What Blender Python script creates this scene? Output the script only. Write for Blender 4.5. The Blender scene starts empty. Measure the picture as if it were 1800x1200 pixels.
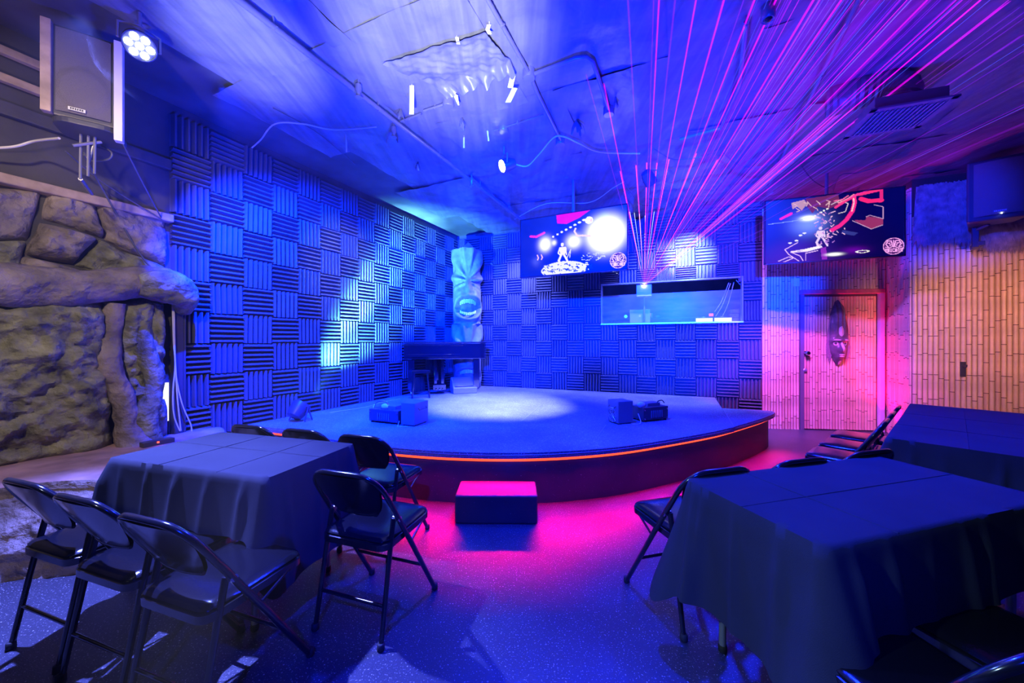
import bpy, math, random
from mathutils import Vector, Matrix, noise
import numpy as np

random.seed(7)
SC = bpy.context.scene
COL = SC.collection
PI = math.pi
F, CX, CY, EYE = 641.0, 900.0, 600.0, 1.345      # focal length and centre in pixels of an 1800 px frame, eye height in m


def P(px, py, y):
    """point of the room at distance y seen at (px, py)"""
    return Vector(((px - CX) / F * y, y, EYE - (py - CY) / F * y))


def on_z(px, py, z):
    return P(px, py, F * (EYE - z) / (py - CY))


# ------------------------------------------------------------------ camera, world, lights, exposure
cam_d = bpy.data.cameras.new('camera')
cam = bpy.data.objects.new('camera', cam_d)
COL.objects.link(cam)
cam.location = (0, 0, EYE)
cam.rotation_euler = (PI / 2, 0, 0)
cam_d.sensor_width = 36.0
cam_d.lens = 36.0 * F / 1800.0
cam_d.clip_start = 0.05
SC.camera = cam

SC.view_settings.view_transform = 'Standard'
SC.view_settings.look = 'None'
SC.view_settings.exposure = 0.0
SC.view_settings.gamma = 1.0
SC.view_settings.use_curve_mapping = False
try:
    SC.cycles.use_denoising = True
    SC.cycles.max_bounces = 5
    SC.cycles.volume_step_rate = 2.5
    SC.cycles.transparent_max_bounces = 20
    SC.cycles.sample_clamp_indirect = 4.0
    SC.cycles.sample_clamp_direct = 0
except Exception:
    pass

world = bpy.data.worlds.new('world')
SC.world = world
world.use_nodes = True
wb = world.node_tree.nodes['Background']
wb.inputs[0].default_value = (0.01, 0.04, 1.0, 1)
wb.inputs[1].default_value = 0.02
# thin stage haze that fills the whole room
wv = world.node_tree.nodes.new('ShaderNodeVolumeScatter')
wv.inputs['Color'].default_value = (1, 1, 1, 1)
wv.inputs['Density'].default_value = 0.0008
wv.inputs['Anisotropy'].default_value = 0.2
world.node_tree.links.new(wv.outputs[0], world.node_tree.nodes['World Output'].inputs['Volume'])

BLUE = (0.0, 0.016, 1.0)
ROYAL = (0.004, 0.016, 1.0)
CYAN = (0.03, 0.50, 1.0)
ICE = (0.42, 0.52, 1.0)
LAVENDER = (0.13, 0.17, 1.0)
VIOLET = (0.30, 0.06, 1.0)
MAGENTA = (1.0, 0.03, 0.75)
RED = (1.0, 0.0, 0.10)


def aim(o, target):
    o.rotation_euler = (Vector(target) - o.location).to_track_quat('-Z', 'Y').to_euler()


def spot(name, loc, target, color, watts, angle=60, blend=0.6, size=0.05):
    d = bpy.data.lights.new(name, 'SPOT')
    d.color = color
    d.energy = watts
    d.spot_size = math.radians(angle)
    d.spot_blend = blend
    d.shadow_soft_size = size
    o = bpy.data.objects.new(name, d)
    COL.objects.link(o)
    o.location = loc
    aim(o, target)
    return o


def point(name, loc, color, watts, size=0.05):
    d = bpy.data.lights.new(name, 'POINT')
    d.color = color
    d.energy = watts
    d.shadow_soft_size = size
    o = bpy.data.objects.new(name, d)
    COL.objects.link(o)
    o.location = loc
    return o


def area(name, loc, target, color, watts, sx, sy=None):
    d = bpy.data.lights.new(name, 'AREA')
    d.color = color
    d.energy = watts
    d.shape = 'RECTANGLE'
    d.size = sx
    d.size_y = sy or sx
    o = bpy.data.objects.new(name, d)
    COL.objects.link(o)
    o.location = loc
    aim(o, target)
    return o


# blue stage wash: cans behind the viewer and over the stage
spot('blue_wash_lamp', (-0.5, -1.2, 2.5), (0.1, 7.2, 2.3), BLUE, 42000, 31, 0.6, 0.05)
spot('blue_wash_lamp', (0.1, -1.2, 2.5), (2.75, 6.1, 2.3), BLUE, 42000, 31, 0.6, 0.05)
spot('blue_wash_lamp', (1.3, 3.2, 3.35), (-1.9, 5.9, 1.5), BLUE, 1500, 66, 0.7, 0.03)
spot('blue_wall_lamp', (-2.2, 2.75, 3.28), (-2.2, 5.3, 0.95), BLUE, 10000, 96, 0.7, 0.02)
spot('blue_wall_lamp', (-1.2, 5.6, 3.45), (-1.9, 6.0, 1.2), BLUE, 4000, 100, 0.9, 0.02)
spot('lavender_wall_lamp', (0.2, 6.35, 3.45), (0.0, 7.15, 1.5), (0.12, 0.15, 1.0), 1800, 84, 0.9, 0.02)
spot('lavender_wall_lamp', (2.3, 5.45, 3.45), (2.6, 6.25, 1.5), (0.12, 0.15, 1.0), 1800, 84, 0.9, 0.02)
spot('blue_foam_fill', (-1.3, 1.5, 1.2), (-2.95, 3.7, 2.9), BLUE, 900, 34, 0.9, 0.05)  # added fill for the upper left foam, no fixture there
spot('blue_deck_lamp', (0.3, 3.4, 3.4), (0.2, 4.9, 0.45), BLUE, 2600, 110, 0.9, 0.08)
spot('white_deck_lamp', (0.5, 3.6, 3.4), (-0.2, 5.2, 0.45), (0.36, 0.42, 1.0), 4600, 40, 1.0, 0.05)
# added uplights without fixtures, for the blue and white of the ceiling
spot('blue_ceiling_fill', (0.0, 1.5, 0.78), (-0.6, 3.2, 3.55), BLUE, 2300, 100, 1.0, 0.08)
spot('blue_ceiling_fill', (0.3, 1.9, 0.78), (1.3, 4.2, 3.55), BLUE, 1200, 84, 1.0, 0.08)
spot('white_ceiling_fill', (-0.3, 0.2, 0.9), (-0.52, 2.65, 3.55), (0.75, 0.78, 1.0), 2100, 30, 1.0, 0.04)  # added so the ceiling smoke patches and the tape look white
spot('white_ceiling_fill', (-1.3, 0.4, 0.9), (-1.95, 2.75, 3.55), (0.5, 0.55, 1.0), 1900, 19, 1.0, 0.04)
# added violet uplight for the right ceiling, then lamps over the tables
spot('violet_ceiling_fill', (2.3, 2.1, 0.95), (3.0, 3.7, 3.55), (0.05, 0.01, 1.0), 480, 100, 1.0, 0.08)
spot('blue_room_lamp', (0.4, 2.7, 3.4), (0.6, 1.9, 0), ROYAL, 1300, 110, 0.9, 0.06)
spot('blue_room_lamp', (2.6, 3.6, 3.4), (2.8, 2.4, 0.7), ROYAL, 1700, 90, 0.9, 0.06)
spot('lavender_lamp', (-2.52, 2.15, 3.26), (-1.75, 1.1, 0.0), LAVENDER, 3800, 64, 0.8, 0.03)
# work light beyond the left edge of the picture, amber lamp over the right tables
spot('warm_work_lamp', (-1.7, 0.5, 2.9), (-3.4, 2.6, 1.7), (1.0, 0.80, 0.58), 190, 80, 0.8, 0.06)
spot('warm_work_lamp', (-2.2, 0.6, 1.9), (-3.0, 2.5, 3.0), (1.0, 0.70, 0.66), 80, 50, 0.8, 0.06)
spot('amber_lamp', (4.9, 3.0, 2.0), (6.0, 4.6, 1.40), (1.0, 0.40, 0.22), 140, 84, 0.9, 0.05)
spot('blue_front_lamp', (-0.2, -1.4, 3.2), (0.0, 2.6, 0.2), BLUE, 1300, 50, 0.9, 0.05)
spot('grey_side_lamp', (-2.4, -0.3, 2.2), (-1.5, 1.8, 0.55), (0.7, 0.72, 0.85), 50, 30, 0.9, 0.05)
spot('teal_side_lamp', (-2.2, 0.2, 2.4), (1.0, 1.3, 0.45), (0.22, 0.36, 0.50), 420, 34, 0.9, 0.05)
# alcove colours
spot('magenta_lamp', (3.0, 3.6, 3.3), (4.35, 5.6, 0.45), (0.72, 0.07, 1.0), 1050, 52, 0.9, 0.05)
spot('violet_lamp', (2.2, 3.3, 3.3), (4.3, 5.6, 1.7), (0.22, 0.06, 1.0), 900, 60, 0.9, 0.05)
spot('blue_thatch_fill', (2.6, 2.2, 2.9), (5.55, 4.75, 2.95), BLUE, 1300, 24, 0.8, 0.05)  # added spot, tints the left thatch blue
spot('red_corner_lamp', (5.34, 5.14, 0.12), (5.49, 5.22, 0.85), RED, 260, 84, 0.9, 0.03)
spot('booth_desk_fill', (1.9, 6.58, 2.3), (1.97, 6.78, 1.75), ICE, 60, 80, 0.9, 0.05)  # added spot, only brightens the laptop
point('booth_fill', (2.6, 6.9, 2.7), (0.02, 0.06, 1.0), 60, 0.1)  # added point light, turns the booth interior blue
# cans that can be seen
spot('can_beam', (-2.40, 2.35, 3.27), (-1.1, 1.2, 1.9), (0.10, 0.2, 1.0), 500, 40, 0.7, 0.04)
spot('can_beam', (-0.15, 4.06, 3.28), (-2.2, 5.0, 2.4), (0.9, 1.0, 0.55), 420, 36, 0.9, 0.03)
spot('can_beam', (1.70, 4.45, 3.24), (2.9, 6.0, 2.75), (0.50, 0.78, 1.0), 3400, 24, 0.9, 0.02)
spot('can_beam', (-2.34, 4.28, 0.68), (-1.98, 5.9, 2.15), (0.14, 0.68, 1.0), 3600, 50, 1.0, 0.03)
spot('can_beam', (-2.34, 4.28, 0.68), (-1.98, 6.05, 2.85), (0.2, 0.72, 1.0), 7500, 22, 1.0, 0.03)
spot('laser_wash', (2.30, 6.02, 2.36), (3.5, 5.75, 2.95), (0.55, 0.0, 1.0), 170, 60, 1.0, 0.03)
# red strip under the stage lip
_st = [(-2.5, 3.80), (-2.14, 3.65), (-1.67, 3.36), (-1.32, 3.2), (-0.9, 3.06), (-0.464, 2.975), (0, 2.95), (0.47, 3.0), (0.98, 3.14), (1.61, 3.43), (2.1, 3.69), (2.45, 3.925), (2.93, 4.27), (3.24, 4.52)]
for (_x0, _y0), (_x1, _y1) in zip(_st[:-1], _st[1:]):
    _t = Vector((_x1 - _x0, _y1 - _y0, 0))
    _n = Vector((-_t.y, _t.x, 0)).normalized()
    _c = Vector(((_x0 + _x1) / 2, (_y0 + _y1) / 2, 0.385)) + _n * 0.035
    _o = area('strip_light', _c, _c + Vector((0, 0, -1)), RED, 15 * _t.length, _t.length, 0.02)
    _o.rotation_euler = (-0.52, 0, math.atan2(_t.y, _t.x))
    _o.data.spread = math.radians(86)

# ------------------------------------------------------------------ mesh helpers
class MB:
    def __init__(s):
        s.v, s.f, s.m = [], [], []

    def add(s, verts, faces, mi=0):
        o = len(s.v)
        s.v += [tuple(v) for v in verts]
        s.f += [tuple(i + o for i in f) for f in faces]
        s.m += [mi] * len(faces)

    def box(s, c, size, rz=0.0, mi=0, rot=None):
        M = rot or Matrix.Rotation(rz, 3, 'Z')
        x, y, z = (k / 2 for k in size)
        vs = [Vector(c) + M @ Vector((a * x, b * y, d * z)) for a in (-1, 1) for b in (-1, 1) for d in (-1, 1)]
        s.add(vs, [(0, 1, 3, 2), (4, 6, 7, 5), (0, 4, 5, 1), (2, 3, 7, 6), (0, 2, 6, 4), (1, 5, 7, 3)], mi)

    def tube(s, pts, r, n=8, mi=0, closed=False, caps=True):
        pts = [Vector(p) for p in pts]
        k = len(pts)
        rs = r if isinstance(r, (list, tuple)) else [r] * k
        T = []
        for i in range(k):
            a = pts[i - 1] if (i or closed) else pts[0]
            b = pts[(i + 1) % k] if (i < k - 1 or closed) else pts[-1]
            t = b - a
            T.append(t.normalized() if t.length > 1e-9 else Vector((0, 0, 1)))
        u = T[0].orthogonal().normalized()
        vs, fs = [], []
        for i in range(k):
            u = u - T[i] * u.dot(T[i])
            u = u.normalized() if u.length > 1e-6 else T[i].orthogonal().normalized()
            w = T[i].cross(u)
            for j in range(n):
                a = 2 * PI * j / n
                vs.append(pts[i] + (u * math.cos(a) + w * math.sin(a)) * rs[i])
        for i in range(k if closed else k - 1):
            for j in range(n):
                a, b = i * n + j, i * n + (j + 1) % n
                c, d = ((i + 1) % k) * n + (j + 1) % n, ((i + 1) % k) * n + j
                fs.append((a, b, c, d))
        if caps and not closed:
            fs.append(tuple(range(n - 1, -1, -1)))
            fs.append(tuple(range((k - 1) * n, k * n)))
        s.add(vs, fs, mi)

    def lathe(s, prof, n=16, c=(0, 0, 0), M=None, mi=0):
        M = M or Matrix.Identity(3)
        vs, fs = [], []
        for r, z in prof:
            for j in range(n):
                a = 2 * PI * j / n
                vs.append(Vector(c) + M @ Vector((r * math.cos(a), r * math.sin(a), z)))
        for i in range(len(prof) - 1):
            for j in range(n):
                fs.append((i * n + j, i * n + (j + 1) % n, (i + 1) * n + (j + 1) % n, (i + 1) * n + j))
        fs.append(tuple(range(n - 1, -1, -1)))
        fs.append(tuple(range((len(prof) - 1) * n, len(prof) * n)))
        s.add(vs, fs, mi)

    def prism(s, poly, z0, z1, mi=0):
        n = len(poly)
        vs = [(x, y, z0) for x, y in poly] + [(x, y, z1) for x, y in poly]
        fs = [tuple(range(n - 1, -1, -1)), tuple(range(n, 2 * n))]
        fs += [(i, (i + 1) % n, n + (i + 1) % n, n + i) for i in range(n)]
        s.add(vs, fs, mi)

    def grid(s, fn, nu, nv, mi=0, cu=False):
        vs = [fn(i / nu, j / nv) for i in range(nu + (0 if cu else 1)) for j in range(nv + 1)]
        k = nv + 1
        m = nu if cu else nu + 1
        fs = [(i * k + j, ((i + 1) % m) * k + j, ((i + 1) % m) * k + j + 1, i * k + j + 1) for i in range(nu) for j in range(nv)]
        s.add(vs, fs, mi)

    def rings(s, rs, mi=0):
        """loft of closed rings of equal length, both ends capped"""
        n = len(rs[0])
        vs = [p for r in rs for p in r]
        fs = [(i * n + j, i * n + (j + 1) % n, (i + 1) * n + (j + 1) % n, (i + 1) * n + j) for i in range(len(rs) - 1) for j in range(n)]
        fs += [tuple(range(n - 1, -1, -1)), tuple(range((len(rs) - 1) * n, len(rs) * n))]
        s.add(vs, fs, mi)

    def mesh(s, name, mats, smooth=False):
        me = bpy.data.meshes.new(name)
        me.from_pydata(s.v, [], s.f)
        for m in (mats if isinstance(mats, (list, tuple)) else [mats]):
            me.materials.append(m)
        me.polygons.foreach_set('material_index', s.m)
        if smooth:
            me.polygons.foreach_set('use_smooth', [True] * len(me.polygons))
            try:
                me.set_sharp_from_angle(angle=math.radians(smooth if smooth > 1 else 40))
            except Exception:
                pass
        me.update()
        return me

    def build(s, name, mats, parent=None, smooth=False, bevel=0.0, loc=None, rz=None):
        return link(name, s.mesh(name, mats, smooth), parent, bevel, loc, rz)


def link(name, me, parent=None, bevel=0.0, loc=None, rz=None):
    o = bpy.data.objects.new(name, me)
    COL.objects.link(o)
    if parent:
        o.parent = parent
    if loc is not None:
        o.location = loc
    if rz is not None:
        o.rotation_euler = (0, 0, rz)
    if bevel:
        b = o.modifiers.new('bevel', 'BEVEL')
        b.width = bevel
        b.segments = 2
        b.limit_method = 'ANGLE'
    return o


def tag(o, label=None, cat=None, group=None, kind=None):
    for k, v in (('label', label), ('category', cat), ('group', group), ('kind', kind)):
        if v:
            o[k] = v
    return o


def empty(name, loc, rz=0.0, label=None, cat=None, group=None, kind=None):
    o = bpy.data.objects.new(name, None)
    o.empty_display_size = 0.1
    COL.objects.link(o)
    o.location = loc
    o.rotation_euler = (0, 0, rz)
    return tag(o, label, cat, group, kind)


def copy_tree(o, parent=None):
    c = o.copy()
    COL.objects.link(c)
    c.parent = parent
    for ch in list(o.children):
        copy_tree(ch, c)
    return c


def catmull(pts, k=8):
    pts = [Vector(p) for p in pts]
    out = []
    for i in range(len(pts) - 1):
        p0, p1, p2, p3 = pts[max(i - 1, 0)], pts[i], pts[i + 1], pts[min(i + 2, len(pts) - 1)]
        for j in range(k):
            t = j / k
            out.append(0.5 * ((2 * p1) + (p2 - p0) * t + (2 * p0 - 5 * p1 + 4 * p2 - p3) * t * t + (3 * p1 - p0 - 3 * p2 + p3) * t ** 3))
    out.append(pts[-1])
    return out


def rrect(w, d, r, n=6, cx=0.0, cy=0.0):
    """rounded rectangle outline, counter-clockwise"""
    o = []
    for k, (sx, sy) in enumerate(((1, 1), (-1, 1), (-1, -1), (1, -1))):
        for i in range(n + 1):
            a = PI / 2 * (k + i / n)
            o.append((cx + sx * (w / 2 - r) + r * math.cos(a), cy + sy * (d / 2 - r) + r * math.sin(a)))
    return o


def nz(x, y, z=0.0):
    return noise.noise(Vector((x, y, z)))


# ------------------------------------------------------------------ materials
def mat(name, color, rough=0.5, metal=0.0, spec=0.5, emit=None, es=0.0, var=0.0, scale=8.0, bump=0.0, bscale=60.0, coat=0.0, bdist=0.01):
    m = bpy.data.materials.new(name)
    m.use_nodes = True
    nt = m.node_tree
    b = nt.nodes['Principled BSDF']
    b.inputs['Base Color'].default_value = (*color, 1)
    b.inputs['Roughness'].default_value = rough
    b.inputs['Metallic'].default_value = metal
    b.inputs['Specular IOR Level'].default_value = spec
    if coat:
        b.inputs['Coat Weight'].default_value = coat
        b.inputs['Coat Roughness'].default_value = 0.1
    if emit:
        b.inputs['Emission Color'].default_value = (*emit, 1)
        b.inputs['Emission Strength'].default_value = es
    tc = nt.nodes.new('ShaderNodeTexCoord')
    if var:
        n = nt.nodes.new('ShaderNodeTexNoise')
        n.inputs['Scale'].default_value = scale
        n.inputs['Detail'].default_value = 5
        nt.links.new(tc.outputs['Object'], n.inputs['Vector'])
        r = nt.nodes.new('ShaderNodeValToRGB')
        r.color_ramp.elements[0].position = 0.3
        r.color_ramp.elements[1].position = 0.7
        r.color_ramp.elements[0].color = (*[max(0, c * (1 - var)) for c in color], 1)
        r.color_ramp.elements[1].color = (*[min(1, c * (1 + var)) for c in color], 1)
        nt.links.new(n.outputs['Fac'], r.inputs['Fac'])
        nt.links.new(r.outputs['Color'], b.inputs['Base Color'])
    if bump:
        n2 = nt.nodes.new('ShaderNodeTexNoise')
        n2.inputs['Scale'].default_value = bscale
        n2.inputs['Detail'].default_value = 7
        nt.links.new(tc.outputs['Object'], n2.inputs['Vector'])
        bp = nt.nodes.new('ShaderNodeBump')
        bp.inputs['Strength'].default_value = bump
        bp.inputs['Distance'].default_value = bdist
        nt.links.new(n2.outputs['Fac'], bp.inputs['Height'])
        nt.links.new(bp.outputs['Normal'], b.inputs['Normal'])
    return m


def speckled(name, base, fleck, rough, scale, amount, big=0.0):
    """painted concrete with fine light flecks"""
    m = mat(name, base, rough, bump=0.25, bscale=220)
    nt = m.node_tree
    b = nt.nodes['Principled BSDF']
    tc = nt.nodes.new('ShaderNodeTexCoord')
    v = nt.nodes.new('ShaderNodeTexNoise')
    v.inputs['Scale'].default_value = scale
    v.inputs['Detail'].default_value = 2
    nt.links.new(tc.outputs['Object'], v.inputs['Vector'])
    r = nt.nodes.new('ShaderNodeValToRGB')
    r.color_ramp.elements[0].position = 1 - amount - 0.04
    r.color_ramp.elements[1].position = 1 - amount + 0.04
    r.color_ramp.elements[0].color = (*base, 1)
    r.color_ramp.elements[1].color = (*fleck, 1)
    nt.links.new(v.outputs['Fac'], r.inputs['Fac'])
    n = nt.nodes.new('ShaderNodeTexNoise')
    n.inputs['Scale'].default_value = 2.2
    n.inputs['Detail'].default_value = 6
    nt.links.new(tc.outputs['Object'], n.inputs['Vector'])
    r2 = nt.nodes.new('ShaderNodeValToRGB')
    r2.color_ramp.elements[0].position = 0.35
    r2.color_ramp.elements[1].position = 0.7
    r2.color_ramp.elements[0].color = (0.75, 0.75, 0.75, 1)
    r2.color_ramp.elements[1].color = (1.25, 1.25, 1.25, 1)
    nt.links.new(n.outputs['Fac'], r2.inputs['Fac'])
    mx = nt.nodes.new('ShaderNodeMix')
    mx.data_type = 'RGBA'
    mx.blend_type = 'MULTIPLY'
    mx.inputs[0].default_value = 1.0
    nt.links.new(r.outputs['Color'], mx.inputs[6])
    nt.links.new(r2.outputs['Color'], mx.inputs[7])
    nt.links.new(mx.outputs[2], b.inputs['Base Color'])
    return m


def emitter(name, color, strength, alpha=1.0):
    m = bpy.data.materials.new(name)
    m.use_nodes = True
    nt = m.node_tree
    nt.nodes.remove(nt.nodes['Principled BSDF'])
    out = nt.nodes['Material Output']
    e = nt.nodes.new('ShaderNodeEmission')
    e.inputs[0].default_value = (*color, 1)
    e.inputs[1].default_value = strength
    if alpha < 1:
        t = nt.nodes.new('ShaderNodeBsdfTransparent')
        a = nt.nodes.new('ShaderNodeAddShader')
        nt.links.new(e.outputs[0], a.inputs[0])
        nt.links.new(t.outputs[0], a.inputs[1])
        nt.links.new(a.outputs[0], out.inputs[0])
    else:
        nt.links.new(e.outputs[0], out.inputs[0])
    if alpha < 1:
        try:
            m.cycles.emission_sampling = 'NONE'
        except Exception:
            pass
    return m


M = {}
M['floor'] = speckled('speckled_floor_paint', (0.045, 0.045, 0.06), (0.55, 0.52, 0.55), 0.28, 130, 0.33)
M['deck'] = speckled('worn_stage_deck', (0.16, 0.16, 0.19), (0.5, 0.55, 0.6), 0.55, 120, 0.38)
M['fascia'] = speckled('black_stage_fascia', (0.045, 0.035, 0.05), (0.4, 0.35, 0.4), 0.6, 110, 0.25)
M['foam'] = mat('charcoal_foam', (0.085, 0.085, 0.095), 0.75, spec=0.35, var=0.12, scale=5, bump=0.3, bscale=300)
M['foam_dark'] = mat('charcoal_foam_darker', (0.07, 0.07, 0.08), 0.75, spec=0.35, var=0.12, scale=5, bump=0.3, bscale=300)
M['black_wall'] = mat('black_wall_paint', (0.06, 0.055, 0.06), 0.7, var=0.3, scale=3, bump=0.3, bscale=20)
M['tarp'] = mat('black_plastic_sheet', (0.20, 0.20, 0.22), 0.36, spec=0.6, bump=0.5, bscale=5, bdist=0.03)
_nt = M['tarp'].node_tree
_tc = _nt.nodes.new('ShaderNodeTexCoord')
_mp = _nt.nodes.new('ShaderNodeMapping')
_mp.inputs['Rotation'].default_value = (0, 0, math.radians(23.7))
_mp.inputs['Scale'].default_value = (13.0, 0.8, 1.0)
_n1 = _nt.nodes.new('ShaderNodeTexNoise')
_n1.inputs['Scale'].default_value = 1.6
_n1.inputs['Detail'].default_value = 8
_cr = _nt.nodes.new('ShaderNodeValToRGB')
_cr.color_ramp.elements[0].position = 0.32
_cr.color_ramp.elements[1].position = 0.68
_cr.color_ramp.elements[0].color = (0.13, 0.13, 0.14, 1)
_cr.color_ramp.elements[1].color = (0.21, 0.21, 0.23, 1)
_nt.links.new(_tc.outputs['Object'], _mp.inputs['Vector'])
_nt.links.new(_mp.outputs[0], _n1.inputs['Vector'])
_nt.links.new(_n1.outputs['Fac'], _cr.inputs['Fac'])
_nt.links.new(_cr.outputs['Color'], _nt.nodes['Principled BSDF'].inputs['Base Color'])
M['slab'] = mat('black_ceiling_paint', (0.09, 0.09, 0.1), 0.6, var=0.3, scale=3)
M['pipe'] = mat('painted_black_pipe', (0.22, 0.22, 0.25), 0.3, metal=0.3)
M['white_tape'] = mat('white_tape', (0.9, 0.9, 0.9), 0.5, bump=0.1, bscale=40)
M['cable'] = mat('black_cable', (0.10, 0.10, 0.12), 0.35)
M['pale_cable'] = mat('pale_cable', (0.65, 0.62, 0.6), 0.5)
M['rock'] = mat('sculpted_rock', (0.25, 0.205, 0.18), 0.75, var=0.5, scale=6, bump=1.0, bscale=13, bdist=0.05)
M['rock_moss'] = mat('mossy_rock', (0.22, 0.215, 0.13), 0.78, var=0.65, scale=7, bump=1.0, bscale=12, bdist=0.06)
M['ledge_rock'] = mat('smooth_ledge_rock', (0.42, 0.26, 0.24), 0.5, var=0.4, scale=5, bump=0.4, bscale=18)
M['wood'] = mat('rough_timber', (0.38, 0.28, 0.2), 0.7, var=0.3, scale=9, bump=0.3, bscale=40)
M['bamboo'] = mat('dry_bamboo', (0.70, 0.50, 0.28), 0.42, var=0.22, scale=3.5)
M['bamboo2'] = mat('pale_bamboo', (0.78, 0.60, 0.36), 0.42, var=0.22, scale=3.5)
M['node'] = mat('bamboo_node', (0.10, 0.05, 0.03), 0.7)
M['thatch'] = mat('dry_thatch', (0.42, 0.34, 0.26), 0.8, var=0.4, scale=12)
M['cloth'] = mat('black_tablecloth', (0.034, 0.036, 0.042), 0.9, spec=0.2, var=0.12, scale=4, bump=0.2, bscale=400)
M['steel'] = mat('black_enamel_steel', (0.010, 0.010, 0.014), 0.18, spec=0.7, coat=0.5)
M['vinyl'] = mat('black_vinyl', (0.007, 0.007, 0.010), 0.17, spec=0.28, bump=0.05, bscale=120)
M['rubber'] = mat('black_rubber', (0.02, 0.02, 0.02), 0.7)
M['grey_steel'] = mat('grey_painted_steel', (0.30, 0.30, 0.32), 0.4, metal=0.3)
M['plastic'] = mat('black_plastic', (0.05, 0.05, 0.06), 0.4)
M['plastic_grey'] = mat('dark_grey_box_paint', (0.16, 0.16, 0.18), 0.45)
M['grille'] = mat('speaker_mesh', (0.16, 0.14, 0.14), 0.5, metal=0.3, bump=0.6, bscale=240)
M['chrome'] = mat('worn_chrome', (0.75, 0.75, 0.78), 0.2, metal=1.0)
M['brass'] = mat('polished_brass', (0.8, 0.6, 0.3), 0.2, metal=1.0)
M['lacquer'] = mat('black_piano_lacquer', (0.008, 0.008, 0.012), 0.06, spec=0.7, coat=1.0)
M['tiki'] = mat('carved_grey_wood', (0.20, 0.20, 0.22), 0.6, var=0.3, scale=9, bump=0.5, bscale=30)
M['tooth'] = mat('ivory_tooth', (0.85, 0.85, 0.82), 0.4)
M['mask'] = mat('dark_carved_mask', (0.11, 0.085, 0.10), 0.35, var=0.4, scale=14, bump=0.2, bscale=40)
M['mask_pale'] = mat('pale_mask_paint', (0.55, 0.46, 0.45), 0.5, var=0.3, scale=12)
M['hair'] = mat('raffia_fibre', (0.36, 0.24, 0.30), 0.8)
M['white_paint'] = mat('white_paint', (0.82, 0.80, 0.80), 0.5, var=0.08, scale=6)
M['lintel'] = mat('stained_lintel', (0.42, 0.16, 0.14), 0.5, var=0.3, scale=8)
M['silver'] = mat('brushed_silver', (0.72, 0.72, 0.75), 0.35, metal=0.7)
M['white_plastic'] = mat('white_plastic', (0.85, 0.85, 0.88), 0.4)
M['duct'] = mat('foil_duct', (0.22, 0.2, 0.2), 0.4, metal=0.4, var=0.2, scale=7, bump=0.5, bscale=30)
M['led_red'] = emitter('red_led_strip', (1.0, 0.06, 0.025), 2.4)
M['led_white'] = emitter('lamp_lens', (0.75, 0.88, 1.0), 40)
M['led_warm'] = emitter('lamp_lens_cool_white', (0.9, 1.0, 0.85), 40)
M['led_cyan'] = emitter('lamp_lens_cyan', (0.1, 0.8, 1.0), 12)
M['led_small_red'] = emitter('red_indicator', (1.0, 0.05, 0.03), 6)
M['led_green'] = emitter('green_lamp', (0.1, 1.0, 0.5), 2.0)
M['led_orange'] = emitter('orange_globe', (1.0, 0.55, 0.35), 1.6)
M['panel_glow'] = emitter('backlit_deck', (0.9, 0.95, 1.0), 2.2)
M['gap_glow'] = emitter('glow_piece', (1.0, 0.97, 0.95), 1.3)  # glow put in so the white piece by the post looks lit
M['laser_core'] = emitter('laser_aperture', (0.95, 0.97, 1.0), 40)
M['beam_magenta'] = emitter('laser_beam_magenta', (0.60, 0.0, 0.60), 0.55, 0.5)
M['beam_pink'] = emitter('laser_beam_pink', (1.0, 0.03, 0.40), 0.8, 0.5)
M['beam_violet'] = emitter('laser_beam_violet', (0.25, 0.0, 0.6), 0.30, 0.5)
M['beam_blue'] = emitter('laser_beam_blue', (0.06, 0.12, 1.0), 0.3, 0.5)
M['beam_white'] = emitter('laser_beam_white', (0.75, 0.85, 1.0), 0.8, 0.5)
M['beam_wide'] = emitter('laser_sheet_magenta', (0.40, 0.0, 0.55), 0.10, 0.5)

# ------------------------------------------------------------------ walls, floor, ceiling
TILE = 0.305
L0, LD = Vector((-3.185, 3.386)), Vector((0.4247, 0.9054))
LN = Vector((0.9054, -0.4247))
B0, BD = Vector((-0.3667, 7.389)), Vector((0.9271, -0.3747))
BN = Vector((-0.3747, -0.9271))
D0, DD = Vector((3.88, 5.66)), Vector((0.9924, -0.1230))
DN = Vector((-0.1230, -0.9924))
R0, RD = Vector((5.34, 4.87)), Vector((0.9271, -0.3747))
RN = BN
LA, BA, DA = math.atan2(LD.y, LD.x), math.atan2(BD.y, BD.x), math.atan2(DD.y, DD.x)
CEIL = 3.56
STAGE = 0.445


def wall_pt(O, D, N, t, z, off=0.0):
    p = O + D * t + N * off
    return Vector((p.x, p.y, z))


def slab(mb, O, D, N, t0, t1, z0, z1, th=0.12, off=0.0, mi=0):
    vs = [wall_pt(O, D, N, t, z, o) for t in (t0, t1) for o in (off, off - th) for z in (z0, z1)]
    mb.add(vs, [(0, 1, 3, 2), (4, 6, 7, 5), (0, 4, 5, 1), (2, 3, 7, 6), (0, 2, 6, 4), (1, 5, 7, 3)], mi)


mb = MB()
mb.grid(lambda u, v: (-7 + 16 * u, -3.5 + 13 * v, 0), 4, 4)
fl = mb.build('floor', M['floor'])
tag(fl, 'dark glossy painted floor with pale flecks', 'floor', kind='structure')

mb = MB()
mb.box((1, 3, CEIL + 0.1), (16, 13, 0.2))
ceil = mb.build('ceiling', M['slab'])
tag(ceil, 'black ceiling hung with plastic sheeting and pipes', 'ceiling', kind='structure')
EA = Vector((0.915, -0.402))        # across
EB = Vector((0.402, 0.915))         # along the pipes


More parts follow.
